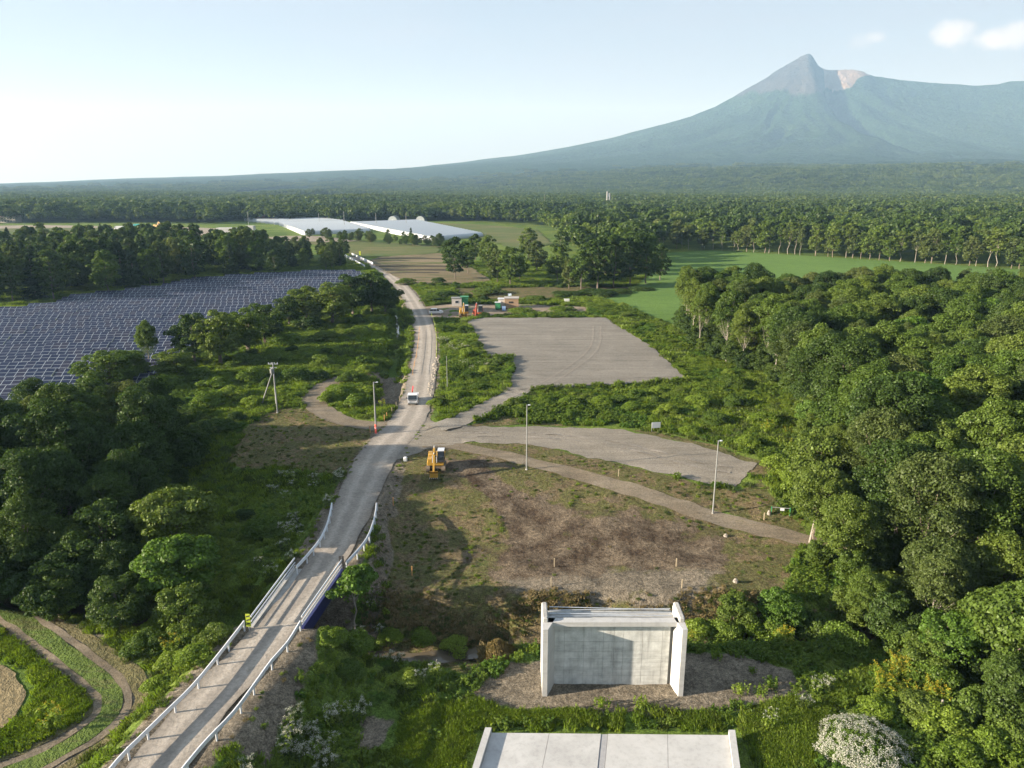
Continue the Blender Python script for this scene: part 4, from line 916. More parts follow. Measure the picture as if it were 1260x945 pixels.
# stubble and sparse grass on the cleared ground, on the banks and pads
def P_st(x, y): return samp(free*(clr <= .3)*(padm > 0), x, y)*np.where(samp(density_noise, x, y) < .5, .8, .25)
a_ = place(60000, 51, P_st, (50, 125)); hsoil = sdf(a_[:, 0], a_[:, 1], SOIL1) < 0; hg = sdf(a_[:, 0], a_[:, 1], GRAV1) < 0
kp = ~((hsoil | hg) & (rng.random(len(a_)) < .95)); a_ = a_[kp]
scatter('cut_grass', a_, rng.uniform(.22, .5, len(a_)), rng.choice([0, 1, 1, 2, 2, 2], len(a_)), TUFT, 'sparse cut grass and dry stubble on the cleared ground')
a_ = place(9000, 52, lambda x, y: samp(free*((padm <= .5) | (bank <= .5)), x, y)*.12, (28, 75)); scatter('bank_weeds', a_, rng.uniform(.3, .9, len(a_)), rng.choice([0, 1, 3], len(a_)), HERB, 'scattered weeds on the gravel bank')
a_ = place(14000, 53, lambda x, y: (samp(rdd, x, y) < 3.6)*(samp(rdd, x, y) > 2.5)*.5, (30, 200), (-60, -5)); a_[:, 2] = HT(a_[:, 0], a_[:, 1]); scatter('verge_grass', a_, rng.uniform(.25, .55, len(a_)), rng.choice([0, 1, 2], len(a_)), TUFT, 'thin grass along the road edges')
a_ = place(26000, 54, lambda x, y: samp(free*loop_in, x, y), (30, 62), (-70, -25)); scatter('field_grass', a_, rng.uniform(.4, .9, len(a_)), rng.choice([0, 0, 1], len(a_)), TUFT, 'low grass inside the bend of the farm track')
a_ = place(9000, 58, lambda x, y: samp(T*(rdd > 5.5), x, y)*(samp(density_noise, x, y) > .46)*np.where(x < -17, .16, .05), (64, 260), (-120, 45))
scatter('thicket', a_, rng.uniform(.9, 2.0, len(a_)), rng.integers(0, 4, len(a_)), SHR, 'low tangled thicket between the road and the trees', zs=.9)
# rank growth along the cut bank of the stream
q_ = rng.random(2600); sx_ = -14+50*q_; sy_ = 59.3+rng.normal(size=2600)*.7+.8*np.sin(sx_*.4); kq = (sx_ < 34); a_ = np.column_stack([sx_, sy_, HT(sx_, sy_)])[kq]
scatter('bank_growth', a_, rng.uniform(.3, .6, len(a_)), rng.choice([0, 0, 1, 2, 2, 2], len(a_)), [BROWSE[0], TUFT[1], TUFT[2]], 'tangled dry and green growth on the cut bank behind the tall wall')
a_ = place(60000, 55, lambda x, y: samp(free*lawn*(padm > 0), x, y), (34, 60), (-25, 35)); scatter('low_grass', a_, rng.uniform(.5, 1.0, len(a_)), rng.choice([0, 0, 1], len(a_)), TUFT, 'bright low grass around the concrete walls')
# flowers
def near_px(lst, r, seed, n, z=-2):
    out = []
    rg = np.random.default_rng(seed)
    for px, py, k in lst:
        x, y, z_ = GH(px, py); q = int(n*k); xx = x+rg.normal(size=q)*r; yy = y+rg.normal(size=q)*r*1.3
        out.append(np.column_stack([xx, yy, HT(xx, yy)]))
    o = np.concatenate(out); return o[samp(T, o[:, 0], o[:, 1]) > 0]
a_ = near_px([(560, 430, 2), (545, 420, 2), (530, 400, 1.5), (575, 455, 1), (400, 900, 2), (370, 920, 2), (470, 810, 2), (385, 935, 1.6), (350, 690, 1.5), (370, 650, 1.5), (500, 815, 1), (520, 830, .6), (430, 590, 1), (360, 600, 1.4), (580, 360, 2), (640, 360, 2), (700, 362, 1.5), (1020, 880, .8), (980, 890, .6)], 1.6, 5, 5)
a_[:, 2] += .15; scatter('white_flowers', a_, rng.uniform(.7, 1.2, len(a_)), rng.integers(0, 2, len(a_)), HW, 'white flowering weeds')
a_ = near_px([(870, 765, 2), (900, 762, 2), (915, 775, 2), (940, 790, 1), (1110, 840, 1.6), (1095, 850, 1), (480, 500, .6), (475, 790, .8), (940, 530, .6), (965, 545, .5), (170, 880, .0), (460, 810, .6), (1120, 835, 1), (850, 770, 1), (150, 880, 1), (185, 815, .3), (62, 868, .4)], 1.1, 6, 4)
a_[:, 2] += .2; scatter('yellow_flowers', a_, rng.uniform(.8, 1.3, len(a_)), np.zeros(len(a_), int), HY, 'yellow flowering weeds')
# bushes one can tell apart
shrub_defs = []
def bush(px, py, r, h, k, lb, group=None, name='shrub'):
    x, y, z = GH(px, py); e = obj(name, SHR[k], None, (x, y, z-.1), (0, 0, random.random()*6), (r, r, h)); tag(e, lb, 'shrub', group); return e
bushes = [(300, 450, 3.2, 2.4, 1), (340, 445, 3.5, 2.6, 0), (310, 470, 3, 2.4, 0), (365, 470, 3.0, 2.6, 1), (345, 484, 1.6, 1.2, 2), (285, 490, 3, 2.0, 2), (255, 500, 3.2, 2.2, 0), (230, 515, 3, 2, 1), (310, 500, 2, 1.6, 2), (270, 530, 2.5, 1.8, 1),
    (420, 490, 2.6, 2.2, 2), (440, 500, 2.4, 2.0, 2), (405, 495, 2, 1.8, 2), (455, 490, 2.2, 2, 2), (430, 470, 2.4, 1.8, 1), (450, 460, 2, 1.8, 2), (470, 450, 2.0, 1.6, 2), (395, 450, 3, 2, 0), (350, 425, 4, 2.5, 0), (400, 420, 4, 2.2, 1), (440, 415, 3.5, 2.4, 2), (470, 400, 3, 2.4, 0), (330, 410, 4, 2.6, 3), (380, 405, 4.5, 3, 3), (440, 400, 3, 2, 1),
    (190, 500, 3, 2, 1), (205, 480, 3, 2.4, 0), (240, 470, 3.5, 2.6, 0), (265, 478, 3, 2, 2), (215, 540, 2.6, 2, 3), (180, 520, 3, 2.4, 1),
    (700, 500, 2, 1.6, 2), (670, 497, 1.8, 1.3, 2), (740, 500, 2.4, 1.6, 2), (780, 505, 2.2, 1.4, 2), (820, 510, 2, 1.6, 2), (860, 500, 2.6, 1.8, 2), (880, 520, 2.4, 1.4, 1), (850, 535, 1.8, 1.4, 2), (905, 500, 2.2, 1.8, 1), (920, 550, 2, 1.5, 2), (940, 520, 2.4, 1.6, 2), (955, 580, 2.2, 2, 2), (900, 475, 3, 1.8, 1), (975, 600, 2, 2, 2),
    (545, 408, 2.4, 1.8, 1), (565, 425, 2.2, 1.6, 2), (575, 440, 2.2, 2, 2), (550, 460, 2, 1.5, 2), (600, 460, 2.2, 1.6, 2), (615, 450, 1.8, 2.2, 1), (560, 490, 1.8, 1.4, 2), (590, 480, 1.8, 1.2, 1), (535, 500, 1.5, 1.2, 2),
    (640, 385, 4, 1.4, 2), (690, 383, 4, 1.4, 2), (660, 372, 4, 2, 1), (550, 368, 4, 2.4, 3), (530, 372, 3.5, 2, 1), (600, 362, 6, 2.2, 1), (500, 350, 4, 2.2, 1), (540, 350, 3, 2.4, 3), (730, 362, 6, 1.6, 3), (760, 361, 6, 1.4, 3), (790, 358, 5, 1.4, 3), (740, 380, 4, 1.4, 0), (745, 366, 4.5, 2.4, 3),
    (700, 364, 6, 1.5, 3), (440, 800, 1.6, 1.4, 0), (410, 790, 1.4, 1.2, 2), (480, 790, 1.4, 1.2, 2), (520, 790, 1.4, 1.1, 0), (560, 800, 1.5, 1.2, 2), (500, 840, 1.4, 1.0, 2), (430, 830, 1.3, 1.1, 1), (860, 785, 1.6, 1.7, 2), (890, 790, 1.7, 1.8, 0), (920, 785, 1.7, 1.9, 2), (950, 790, 1.8, 2.0, 0), (980, 780, 2, 2.2, 3), (1010, 790, 2, 2.4, 1), (1040, 800, 2, 2, 0),
    (1080, 880, 1.6, 1.3, 2), (1130, 880, 1.8, 1.6, 1), (1160, 900, 2, 1.8, 2), (1200, 890, 2.2, 2.4, 1), (1240, 870, 2.2, 2.6, 2), (1220, 930, 1.8, 1.8, 2), (1180, 935, 1.6, 1.4, 2), (1250, 920, 2, 2, 1), (1150, 850, 2, 2, 0), (1100, 800, 2.2, 2.2, 1),
    (160, 760, 2, 1.6, 1), (200, 780, 2, 1.8, 2), (230, 790, 1.8, 1.6, 0), (120, 740, 2.2, 2, 1), (90, 725, 2, 2, 3), (60, 705, 2.2, 2, 1), (215, 820, 1.6, 1.3, 2), (240, 815, 1.6, 1.3, 2), (195, 850, 1.4, 1.1, 2), (265, 790, 1.5, 1.4, 1), (180, 800, 1.8, 1.5, 1)]
bsn = {}
for px, py, r, h, k in sorted(bushes):
    g_ = ('bushes left of the road' if px < 520 and py < 600 else 'bushes between the gravel lots' if py < 600 else 'bushes along the stream and banks' if px > 380 else 'bushes above the farm track')
    kk_ = (g_, k); bsn[kk_] = bsn.get(kk_, 0)+1; tone = ['dark green', 'mid green', 'light green', 'blackish green'][k]
    bush(px, py, r, h, k, '%s bush, %s such from the left among the %s' % (tone, ordn(bsn[kk_]), g_), g_)
# the pale flowering bush, lower right
x, y, z = GH(1062, 925)
fb_ = empty('flowering_bush', (x, y, z-.1)); tag(fb_, 'large bush covered in whitish flowers at the lower right', 'bush')
rg = np.random.default_rng(78); kd_ = unit(rg.normal(size=(20000, 3))); kd_[:, 2] = np.abs(kd_[:, 2]); vf_, ff_ = leaves(kd_*np.array([3.1, 2.8, 1.65])*(.82+.2*rg.random((20000, 1)))*(1+.18*(fbm(kd_[:, 0]*3+9, kd_[:, 1]*3+9, 5)-.5)*2)[:, None], kd_+.5*rg.normal(size=(20000, 3)), .07, rg)
obj('foliage', npmesh('foliage', vf_, ff_, [WEEDD]), fb_); rg = np.random.default_rng(77)
n_ = 26000; k_ = unit(rg.normal(size=(n_, 3))); k_[:, 2] = np.abs(k_[:, 2]); lob = 1+.18*(fbm(k_[:, 0]*3+9, k_[:, 1]*3+9, 5)-.5)*2
Pf = k_*np.array([3.2, 2.9, 1.75])*lob[:, None]; Pf += rg.normal(size=Pf.shape)*.09; kf = fbm(Pf[:, 0]*3.2+50, Pf[:, 1]*3.2+50, 15, 5)+.12*(rg.random(n_)-.5) > .455; Pf = Pf[kf]
Vv, Ff = leaves(Pf, k_[kf]*.5+np.array([0, 0, .8])+.4*rg.normal(size=(len(Pf), 3)), .036, rg); obj('flowers', npmesh('flowers', Vv, Ff, [WHT]), fb_)
# heap of dry cuttings
x, y, z = GH(612, 812); me = tuft(460, 2600, .8, 1.0, DRY); 
Vb = np.zeros(len(me.vertices)*3, np.float32); me.vertices.foreach_get('co', Vb); Vb = Vb.reshape(-1, 3); Vb[:, :2] *= 1.5; Vb[:, 2] += 1.5*np.exp(-(Vb[:, 0]**2+Vb[:, 1]**2)/1.3)-.15; me.vertices.foreach_set('co', Vb.ravel())
bh = obj('brush_heap', me, None, (x, y, z)); tag(bh, 'heap of pale dry cuttings left of the tall concrete wall', 'brush heap')
print('ground veg', cnt, time.time()-T0)
# ------------------------------------------------------------------ built things
CONC = mat('concrete', (.33, .33, .31), .85, streak=.25, var=.14, scale=.9, bump=.15, bscale=8)
CONC2 = mat('pale_concrete', (.39, .395, .385), .8, var=.07, scale=.6, bump=.1, bscale=6, streak=.14)
CONCD = mat('grey_joint', (.27, .275, .28), .9)
DARKJ = mat('joint_shadow_gap', (.12, .12, .11), .95)
STEEL = mat('galvanised_steel', (.55, .58, .60), .45, .6)
WHITEP = mat('white_paint', (.50, .53, .56), .4, var=.05)
NAVY = mat('navy_girder_paint', (.018, .022, .10), .4)
GREYP = mat('pole_grey', (.19, .20, .195), .6)
YELP = mat('machine_yellow', (.36, .21, .03), .45, var=.15)
REDP = mat('machine_red', (.36, .08, .04), .45, var=.15)
BLK = mat('dark_rubber', (.03, .03, .03), .8)
TRACKM = mat('muddy_track', (.11, .09, .065), .9, var=.3)
GLASSD = mat('dark_glass', (.02, .028, .035), .08)
CARW = mat('car_white', (.58, .59, .60), .25, var=.02)
LAMPM = mat('headlamp', (.7, .7, .72), .15)
GREENP = mat('hut_green', (.03, .20, .08), .5)
BRNP = mat('hut_brown', (.30, .20, .12), .7)
BLUEP = mat('toilet_blue', (.25, .38, .62), .5)
ROOFG = mat('hut_roof', (.35, .33, .30), .6)
LIME = mat('lime_marker', (.42, .50, .04), .5)
ORNG = mat('orange_stake', (.50, .27, .10), .7)
WOODS = mat('stake_wood', (.36, .30, .2), .8)
POLY = mat('greenhouse_film', (.36, .395, .41), .3, var=.05)
PINKR = mat('pink_roof', (.42, .24, .22), .7)
CREAM = mat('cream_wall', (.45, .42, .38), .8)
def gl(px, py, z=None):
    if z is not None: x, y = G(px, py, z); return x, y, z
    return GH(px, py)
# --- tall concrete wall with splayed wings (bridge seat), in the foreground
zb = -3.55
e = empty('concrete_abutment', (7.8, 50, -3.5)); tag(e, 'tall new concrete bridge abutment with two side wings standing on the gravel pad', 'concrete wall')
def wl(mb, name, m, par=e, **k):
    o = mb.build(name, m, par, **k); o.location = Vector(o.location)-Vector(par.location); return o
XL, XR_, YF, YB = 2.34, 13.28, 48.4, 49.8
for s in (0, 1):
    f = (lambda x: x) if s == 0 else (lambda x: XL+XR_-x)
    pl = [(f(XL), YF), (f(XL+.38), YF), (f(XL+1.0-.3*s), YB+.05), (f(XL+1.0-.3*s), YB+.3), (f(XL+.45), YB+.3), (f(XL+.45), YF+3.3), (f(XL), YF+3.3)]
    w_ = wl(MB().prism(pl, -3.9, 2.5, 'z'), 'wing_wall', CONC2)
    wl(MB().box((f(XL+.22), YF+2.1, 2.7), (.44, 2.3, .36), bev=.08), 'wing_coping', CONC)
wl(MB().box((7.81, YB+.42, -1.1), (9.9, .55, 5.6)), 'wall_body', DARKJ)
wl(MB().prism([(49.35, 2.12), (49.7, 1.88), (49.98, 1.88), (49.98, 2.5), (49.35, 2.5)], 2.76, 12.88, 'x'), 'top_beam', CONC2)
wl(MB().box((7.81, YB+1.2, 1.56), (10.02, 2.1, .5)), 'bearing_shelf', CONC)
cxs = [3.28, 4.1, 5.62, 7.15, 7.97, 8.7, 10.2, 11.75, 12.34]; czs = [-3.9, -2.65, -1.85, -1.1, -.4, .45, 1.9]
cc_ = mat('formed_concrete', (.46, .47, .445), .85, var=.22, scale=1.3, bump=.2, bscale=10, streak=.24)
for i in range(len(cxs)-1):
    for j in range(len(czs)-1):
        wl(MB().box(((cxs[i]+cxs[i+1])/2, YB+.1, (czs[j]+czs[j+1])/2), (cxs[i+1]-cxs[i]-.018, .1+.012*random.random(), czs[j+1]-czs[j]-.018)), 'wall_panel', cc_)
for k, yy in enumerate((.55, .8, 1.05, 1.35, 1.65, 1.95)):
    wl(MB().tube((3.0, YB+yy, 2.1+.12*(k % 3)), (12.6, YB+yy+random.uniform(-.1, .1), 2.1+.12*((k+1) % 3)), .035, n=6), 'steel_pipe', STEEL)
# --- the second abutment, nearest the camera, seen from above
A = Vector((*G(597, 895, -2.65), 0)); B = Vector((*G(904.5, 898, -2.65), 0)); A2 = Vector((*G(581, 945, -2.65), 0)); B2 = Vector((*G(911, 945, -2.65), 0))
da = (A2-A).normalized(); db = (B2-B).normalized(); dm = (da+db).normalized(); A2 = A+dm*7; B2 = B+dm*7
e2 = empty('concrete_approach_slab', (A.x, A.y, -3.5)); tag(e2, 'pale smooth concrete slab with raised side walls at the bottom edge of the view', 'concrete slab')
def quadprism(p, q, r, s, z0, z1): return MB().prism([(p.x, p.y), (q.x, q.y), (r.x, r.y), (s.x, s.y)], z0, z1, 'z')
ux = (B-A).normalized()
wl(quadprism(A-dm*-.0, A+ux*.46, A2+ux*.46, A2, -4.2, -2.65), 'side_wall', CONC2, e2)
wl(quadprism(B-ux*.46, B, B2, B2-ux*.46, -4.2, -2.65), 'side_wall', CONC2, e2)
Ai = A+ux*.47+dm*.12; Bi = B-ux*.47+dm*.12; wdt = (Bi-Ai).length
ms = (744.5-600)/(902-600); cuts = [0, .245, ms-.028*.5, ms+.028*.5, .745, 1]
for i in range(5):
    a = Ai+ux*wdt*cuts[i]+ux*.012; b = Ai+ux*wdt*cuts[i+1]-ux*.012
    wl(quadprism(a, b, b+dm*6.8, a+dm*6.8, -3.4, -3.0 if i != 2 else -3.03), 'slab_panel' if i != 2 else 'joint_strip', CONC2 if i != 2 else CONCD, e2)
wl(quadprism(Ai+dm*.02, Bi+dm*.02, Bi+dm*6.7, Ai+dm*6.7, -4.2, -3.42), 'wall_body', CONC, e2)
# --- far pair of abutments beyond the windbreak
xa, ya = G(270, 290); xb, yb = G(322, 287)
e = empty('concrete_abutment', (xa, ya, 0)); tag(e, 'long white concrete wall with a bright end block beyond the windbreak', 'concrete wall')
s_ = (xb-xa); mb = MB().box((s_*.5, 12, 2.2), (s_, .8, 4.4)); mb.build('wall_body', CONC, e)
MB().box((1.5, 8, 2.4), (11, 6, 5.2), bev=.1).build('end_block', CONC2, e); MB().box((s_-2, 9, 3.2), (6, 5, 6.2), bev=.1).build('end_block', CONC2, e)
MB().box((s_*.5, 11.4, 4.6), (s_-8, .5, .5)).build('coping', CONC2, e)

# --- the bridge
BL = [(-21.15, 52.3), (-20.35, 61.9)]; BR = [(-17.15, 52.3), (-15.95, 61.9)]
e = empty('road_bridge', (-18.8, 57, -.1)); tag(e, 'short single lane road bridge with navy blue girders and white railings', 'bridge')
mb = MB().prism([(BL[0][0]-.15, BL[0][1]), (BR[0][0]+.15, BR[0][1]), (BR[1][0]+.15, BR[1][1]), (BL[1][0]-.15, BL[1][1])], -.4, -.02, 'z'); wl(mb, 'deck', CONC, e)
for ln in (BL, BR):
    s = 1 if ln is BR else -1
    p, q = Vector((*ln[0], 0)), Vector((*ln[1], 0)); n_ = Vector((1, -(q.x-p.x)/(q.y-p.y), 0)).normalized()*s
    a, b = p+n_*.02, q+n_*.02; c_, d_ = p-n_*.25, q-n_*.25
    wl(MB().prism([(a.x, a.y), (b.x, b.y), (d_.x, d_.y), (c_.x, c_.y)], -1.35, -.42, 'z'), 'girder', NAVY, e)
    a, b = p+n_*.2, q+n_*.2; c_, d_ = p-n_*.06, q-n_*.06
    wl(MB().prism([(a.x, a.y), (b.x, b.y), (d_.x, d_.y), (c_.x, c_.y)], -.42, .16, 'z'), 'edge_beam', NAVY if s > 0 else CONC, e)
    rl_ = MB(); up = Vector((0, 0, 1)); o_ = n_*.07
    rl_.tube(p+o_+up*1.08, q+o_+up*1.08, .075, n=8); rl_.tube(p+o_+up*.66, q+o_+up*.66, .055, n=8); rl_.tube(p+o_+up*.38, q+o_+up*.38, .04, n=6)
    ro = wl(rl_, 'railing', WHITEP, e)
    for k in range(8):
        c0 = p.lerp(q, (k+.05)/7.1)+o_; MB().box((c0.x+18.8, c0.y-57, .72), (.12, .14, .95)).build('railing_post', WHITEP, ro)
# abutment blocks under the bridge ends
for yy in (51.9, 62.3): wl(MB().box((-18.7, yy, -2.3), (5.0, .9, 4.2)), 'bridge_seat', CONC, e)

def guard_rail(pts, label, n_posts, h=.78, ends=True):
    P = spline(pts, .8); P3 = [Vector((x, y, 0)) for x, y in P]
    e = empty('guard_rail', (P3[0].x, P3[0].y, 0)); tag(e, label, 'guard rail', 'white roadside guard rails')
    V = []; Fs = []; prof = [(-.04, -.17), (.03, -.13), (-.02, -.05), (-.02, .05), (.03, .13), (-.04, .17), (-.07, .15), (-.07, -.15)]
    for i, p in enumerate(P3):
        t_ = (P3[min(i+1, len(P3)-1)]-P3[max(i-1, 0)]).normalized(); n_ = Vector((t_.y, -t_.x, 0))
        for a, b in prof: V.append(p+n_*a*1.3+Vector((0, 0, h+b*.95))-P3[0])
    k = len(prof)
    for i in range(len(P3)-1):
        for j in range(k): Fs.append((i*k+j, i*k+(j+1) % k, (i+1)*k+(j+1) % k, (i+1)*k+j))
    mb = MB(); mb.add([tuple(v) for v in V], Fs); mb.build('rail_beam', WHITEP, e)
    pm = MB().tube((0, 0, -.5), (0, 0, h+.12), .075, n=8).build('post', WHITEP, link=False).data
    for i in range(n_posts):
        p = P3[int(round(i*(len(P3)-1)/(n_posts-1)))]; obj('post', pm, e, (p.x-P3[0].x, p.y-P3[0].y, 0))
def gp(*l): return [G(*p) for p in l]
g1 = gp((301, 776), (282, 801), (261, 828), (236, 858), (206, 888), (172, 922), (145, 950)); g1 = g1+[(-24.6, 33.0), (-24.9, 29)]
guard_rail(g1, 'long white guard rail on the left of the road below the bridge', 11)
g2 = gp((370, 776), (354, 802), (335, 824), (313, 855), (288, 889), (257, 922), (232, 952)); g2 = g2+[(-20.6, 33), (-20.9, 29)]
guard_rail(g2, 'long white guard rail on the right of the road below the bridge', 11)
guard_rail(gp((366, 707), (378, 694), (394, 674), (403, 655), (407, 640), (409, 628)), 'curving white guard rail on the left of the road above the bridge', 9)
guard_rail(gp((427, 702), (440, 688), (452, 672), (459, 655), (463, 638), (464, 628)), 'curving white guard rail on the right of the road above the bridge', 8)
# far bridge parapets
for (a, b), lb in ((((424, 316), (449, 330)), 'white parapet left of the road on the far bridge'), (((433, 314.5), (459, 326.5)), 'white parapet right of the road on the far bridge')):
    p, q = Vector((*G(*a), 0)), Vector((*G(*b), 0)); d = q-p; e = empty('bridge_parapet', p, math.atan2(d.y, d.x)); tag(e, lb, 'parapet', 'far bridge parapets')
    MB().box((d.length/2, 0, .9), (d.length, .25, .9)).build('barrier_panel', WHITEP, e)
    for k in range(12): MB().box((d.length*(k+.5)/12, 0, .55), (.3, .4, 1.1)).build('barrier_post', WHITEP, e)
# marker boards
x, y, _ = gl(307, 776, 0); e = empty('marker_board', (x, y, 0)); tag(e, 'lime yellow marker board with black bars at the end of the left bridge railing', 'marker')
MB().tube((0, 0, 0), (0, 0, 1.2), .04).build('post', STEEL, e); pb = MB().box((0, -.06, 1.0), (.36, .04, 1.15)).build('panel', LIME, e)
for k in range(3): MB().prism([(-.14, .62+k*.33), (.14, .70+k*.33), (.14, .80+k*.33), (-.14, .72+k*.33)], -.09, -.082, 'y').build('black_bar', BLK, pb)
x, y, _ = gl(421, 702, 0); e = empty('marker_board', (x, y, 0)); tag(e, 'dark backed double marker board at the far right end of the bridge', 'marker')
MB().box((-.13, 0, .85), (.2, .05, 1.3)).build('panel', BLK, e); MB().box((.13, 0, .85), (.2, .05, 1.3)).build('panel', BLK, e); MB().tube((0, .06, -.1), (0, .06, 1.3), .035).build('post', STEEL, e)
for px, py in ((428, 317), (443, 315)):
    x, y, _ = gl(px, py, 0); e = obj('marker_post', None, None, (x, y, 0)); tag(e, 'yellow marker post at the %s of the far bridge' % ('left' if px < 435 else 'right'), 'marker'); MB().box((0, 0, 1.2), (.9, .15, 2.4)).build('panel', LIME, e)

# --- poles
def pole(px, py, top, r, label, name='lamp_pole', arm=None, m=GREYP):
    x, y, z = GH(px, py); h = ZT(top, y)-z; e = empty(name, (x, y, z)); tag(e, label, 'pole')
    MB().tube((0, 0, -.3), (0, 0, h), r, r*.6, 10).build('shaft', m, e, smooth=False)
    MB().tube((0, 0, -.3), (0, 0, .12), r*1.8, r*1.6, 10).build('base_collar', CONC, e)
    if arm: MB().box((arm*.5, 0, h-.05), (abs(arm)+.1, .07, .07)).build('arm', STEEL, e); MB().box((arm, 0, h-.02), (.26, .16, .10), bev=.02).build('lamp_head', WHITEP, e)
    return e, h
pole(648, 578, 498, .095, 'grey pole standing between the excavator and the gravel track', arm=.3)
pole(877, 632, 542, .095, 'grey pole beside the side track near the right wood', arm=.3)
e, h = pole(463, 534, 470, .14, 'pole at the road junction with a red and white foot wrap', arm=.5)
MB().tube((-.02, -.02, .1), (-.02, -.02, 1.5), .15, .14, 10).build('pole_wrap', mat('wrap_red', (.75, .12, .08), .6), e); MB().tube((-.02, -.02, .9), (-.02, -.02, 1.0), .16, n=10).build('wrap_band', WHITEP, e)
pole(550.5, 478, 438, .07, 'thin grey pole in the weeds right of the road')
e, h = pole(340.5, 500, 446, .16, 'utility pole with transformer and slanting brace pole by the left clearing', 'utility_pole')
MB().box((0, 0, h-.25), (1.6, .09, .09)).build('cross_arm', STEEL, e); MB().box((0, 0, h-.85), (1.1, .09, .09)).build('cross_arm', STEEL, e)
tr_ = MB().tube((-.32, 0, h-1.75), (-.32, 0, h-1.05), .27, n=12).build('transformer', GREYP, e); MB().tube((-.32, 0, h-1.05), (-.32, 0, h-.85), .06, n=6).build('bushing', WHITEP, tr_)
for k in (-.7, -.25, .25, .7): MB().tube((k, 0, h-.2), (k, 0, h), .05, n=6).build('insulator', WHITEP, e)
bx_, by_, bz = GH(321, 498); bx_ -= e.location.x; by_ -= e.location.y; MB().tube((bx_, by_, -.3), (-.1, 0, h-1.3), .12, .09, 8).build('brace_pole', GREYP, e)
pole(341.5, 508, 483, .11, 'short grey stub pole in front of the utility pole', 'short_pole')
for px, py, tp in ((424, 281, 260), (393, 277, 262), (463, 279, 262), (306, 277, 260), (500, 279, 262), (670, 262, 239)):
    pole(px, py, tp, .22, 'distant utility pole above the greenhouses, %s' % {424: 'between the two greenhouse blocks', 393: 'at the end of the left block', 463: 'behind the right block', 306: 'left of the brown house', 500: 'near the two small arched sheds', 670: 'rising from the wood'}[px], 'utility_pole')

# --- survey stakes, posts and ropes
stk = MB().box((0, 0, .4), (.09, .09, 1.0)).build('survey_stake', WOODS, link=False).data; sto = MB().box((0, 0, .45), (.10, .10, 1.1)).build('survey_stake', ORNG, link=False).data
stake_at = [(682, 697, 0, 'pale wooden stake left on the gravel strip of the cleared ground'), (832, 697, 0, 'pale wooden stake right on the gravel strip of the cleared ground'), (678, 721, 0, 'pale wooden stake low on the gravel strip above the tall wall'), (839, 723, 0, 'pale wooden stake above the right wing of the tall wall'), (507, 708, 1, 'orange stake in the shaded cleared ground near the embankment'), (484, 622, 1, 'orange stake at the foot of the road embankment'), (761, 586, 0, 'small stake beside the side track'), (940, 640, 0, 'small stake near the end of the side track'), (455.5, 532, 1, 'small orange stake left of the junction pole')]
for px, py, k, lb in stake_at: o = obj('survey_stake', sto if k else stk, None, GH(px, py)); tag(o, lb, 'stake', 'survey stakes')
for j, (px, py) in enumerate([(499, 480), (495.5, 487), (491.6, 494), (487.6, 501), (482.3, 508), (476, 515), (473, 518)]):
    x, y, z = gl(px, py, 0); o = obj('road_edge_stake', stk if j < 5 else sto, None, (x, y, 0)); tag(o, '%s stake from the junction along the left road edge' % ordn(7-j), 'stake', 'stakes on the left road edge')
def rope_fence(pts, lb, m):
    P = [Vector((*G(*p), 0)) for p in pts]; e = empty('rope_fence', P[0]); tag(e, lb, 'rope fence')
    for p in P: MB().box((p-P[0])+Vector((0, 0, .5)), (.09, .09, 1.1)).build('post', m, e)
    mb = MB()
    for p, q in zip(P[:-1], P[1:]):
        for z in (.55, .95): mb.tube(p-P[0]+Vector((0, 0, z)), q-P[0]+Vector((0, 0, z)), .018, n=5)
    mb.build('rope', m, e)
rope_fence([(516, 407), (515.5, 418), (514, 429), (512.5, 440), (510, 451), (508, 462)], 'orange rope fence on the left edge of the road', ORNG)
rope_fence([(531, 389), (533.5, 396), (535.5, 405), (537, 416), (537.5, 428), (537, 440)], 'yellow rope fence on the right edge of the road', LIME)
x, y, z = GH(499, 567); tag(MB().box((0, 0, .25), (.5, .45, .6), bev=.1).build('boundary_stone', WHITEP, loc=(x, y, z)), 'small white block on the grass left of the near excavator', 'block')
rk = [MB().box((0, 0, .15), (.6, .45, .4), bev=.1).build('stone', mat('pale_stone', (.30, .27, .22), .9, var=.2), link=False).data, MB().box((0, 0, .1), (.35, .4, .3), bev=.08).build('stone', MATS['pale_stone'], link=False).data]
q_ = []
for a in np.linspace(0, 1, 90):
    px, py = np.interp(a, [0, .5, 1], [537.5, 534, 527.5]), np.interp(a, [0, .5, 1], [442, 462, 488]); x, y = G(px, py); q_.append((x+random.uniform(-.5, .5), y+random.uniform(-.8, .8)))
q_ = np.array(q_); scatter('loose_stones', np.column_stack([q_, HT(q_[:, 0], q_[:, 1])+.02]), rng.uniform(.35, .8, len(q_)), rng.integers(0, 2, len(q_)), rk, 'pale loose stones along the right road edge', tilt=.3)
# stumps, snags
for px, py, h, r, lb, lean in ((946, 633, .5, .25, 'low stump at the top right of the cleared ground', 0), (996, 668, 2.6, .14, 'bleached dead trunk at the edge of the right wood', .25), (1155, 884, 1.6, .22, 'broken pale stump among the lower right bushes', .1), (905, 716, .35, .3, 'low stump lying in the cut grass right of the gravel strip', 0), (893, 660, .3, .3, 'low pale stump near the right end of the brown soil', 0)):
    x, y, z = GH(px, py); tag(MB().tube((0, 0, -.2), (lean*.6, 0, h*.6), r, r*.75, 9).tube((lean*.6, 0, h*.6), (lean, .05, h), r*.72, r*.3, 7).build('tree_stump', PALEBARK, loc=(x, y, z)), lb, 'stump')
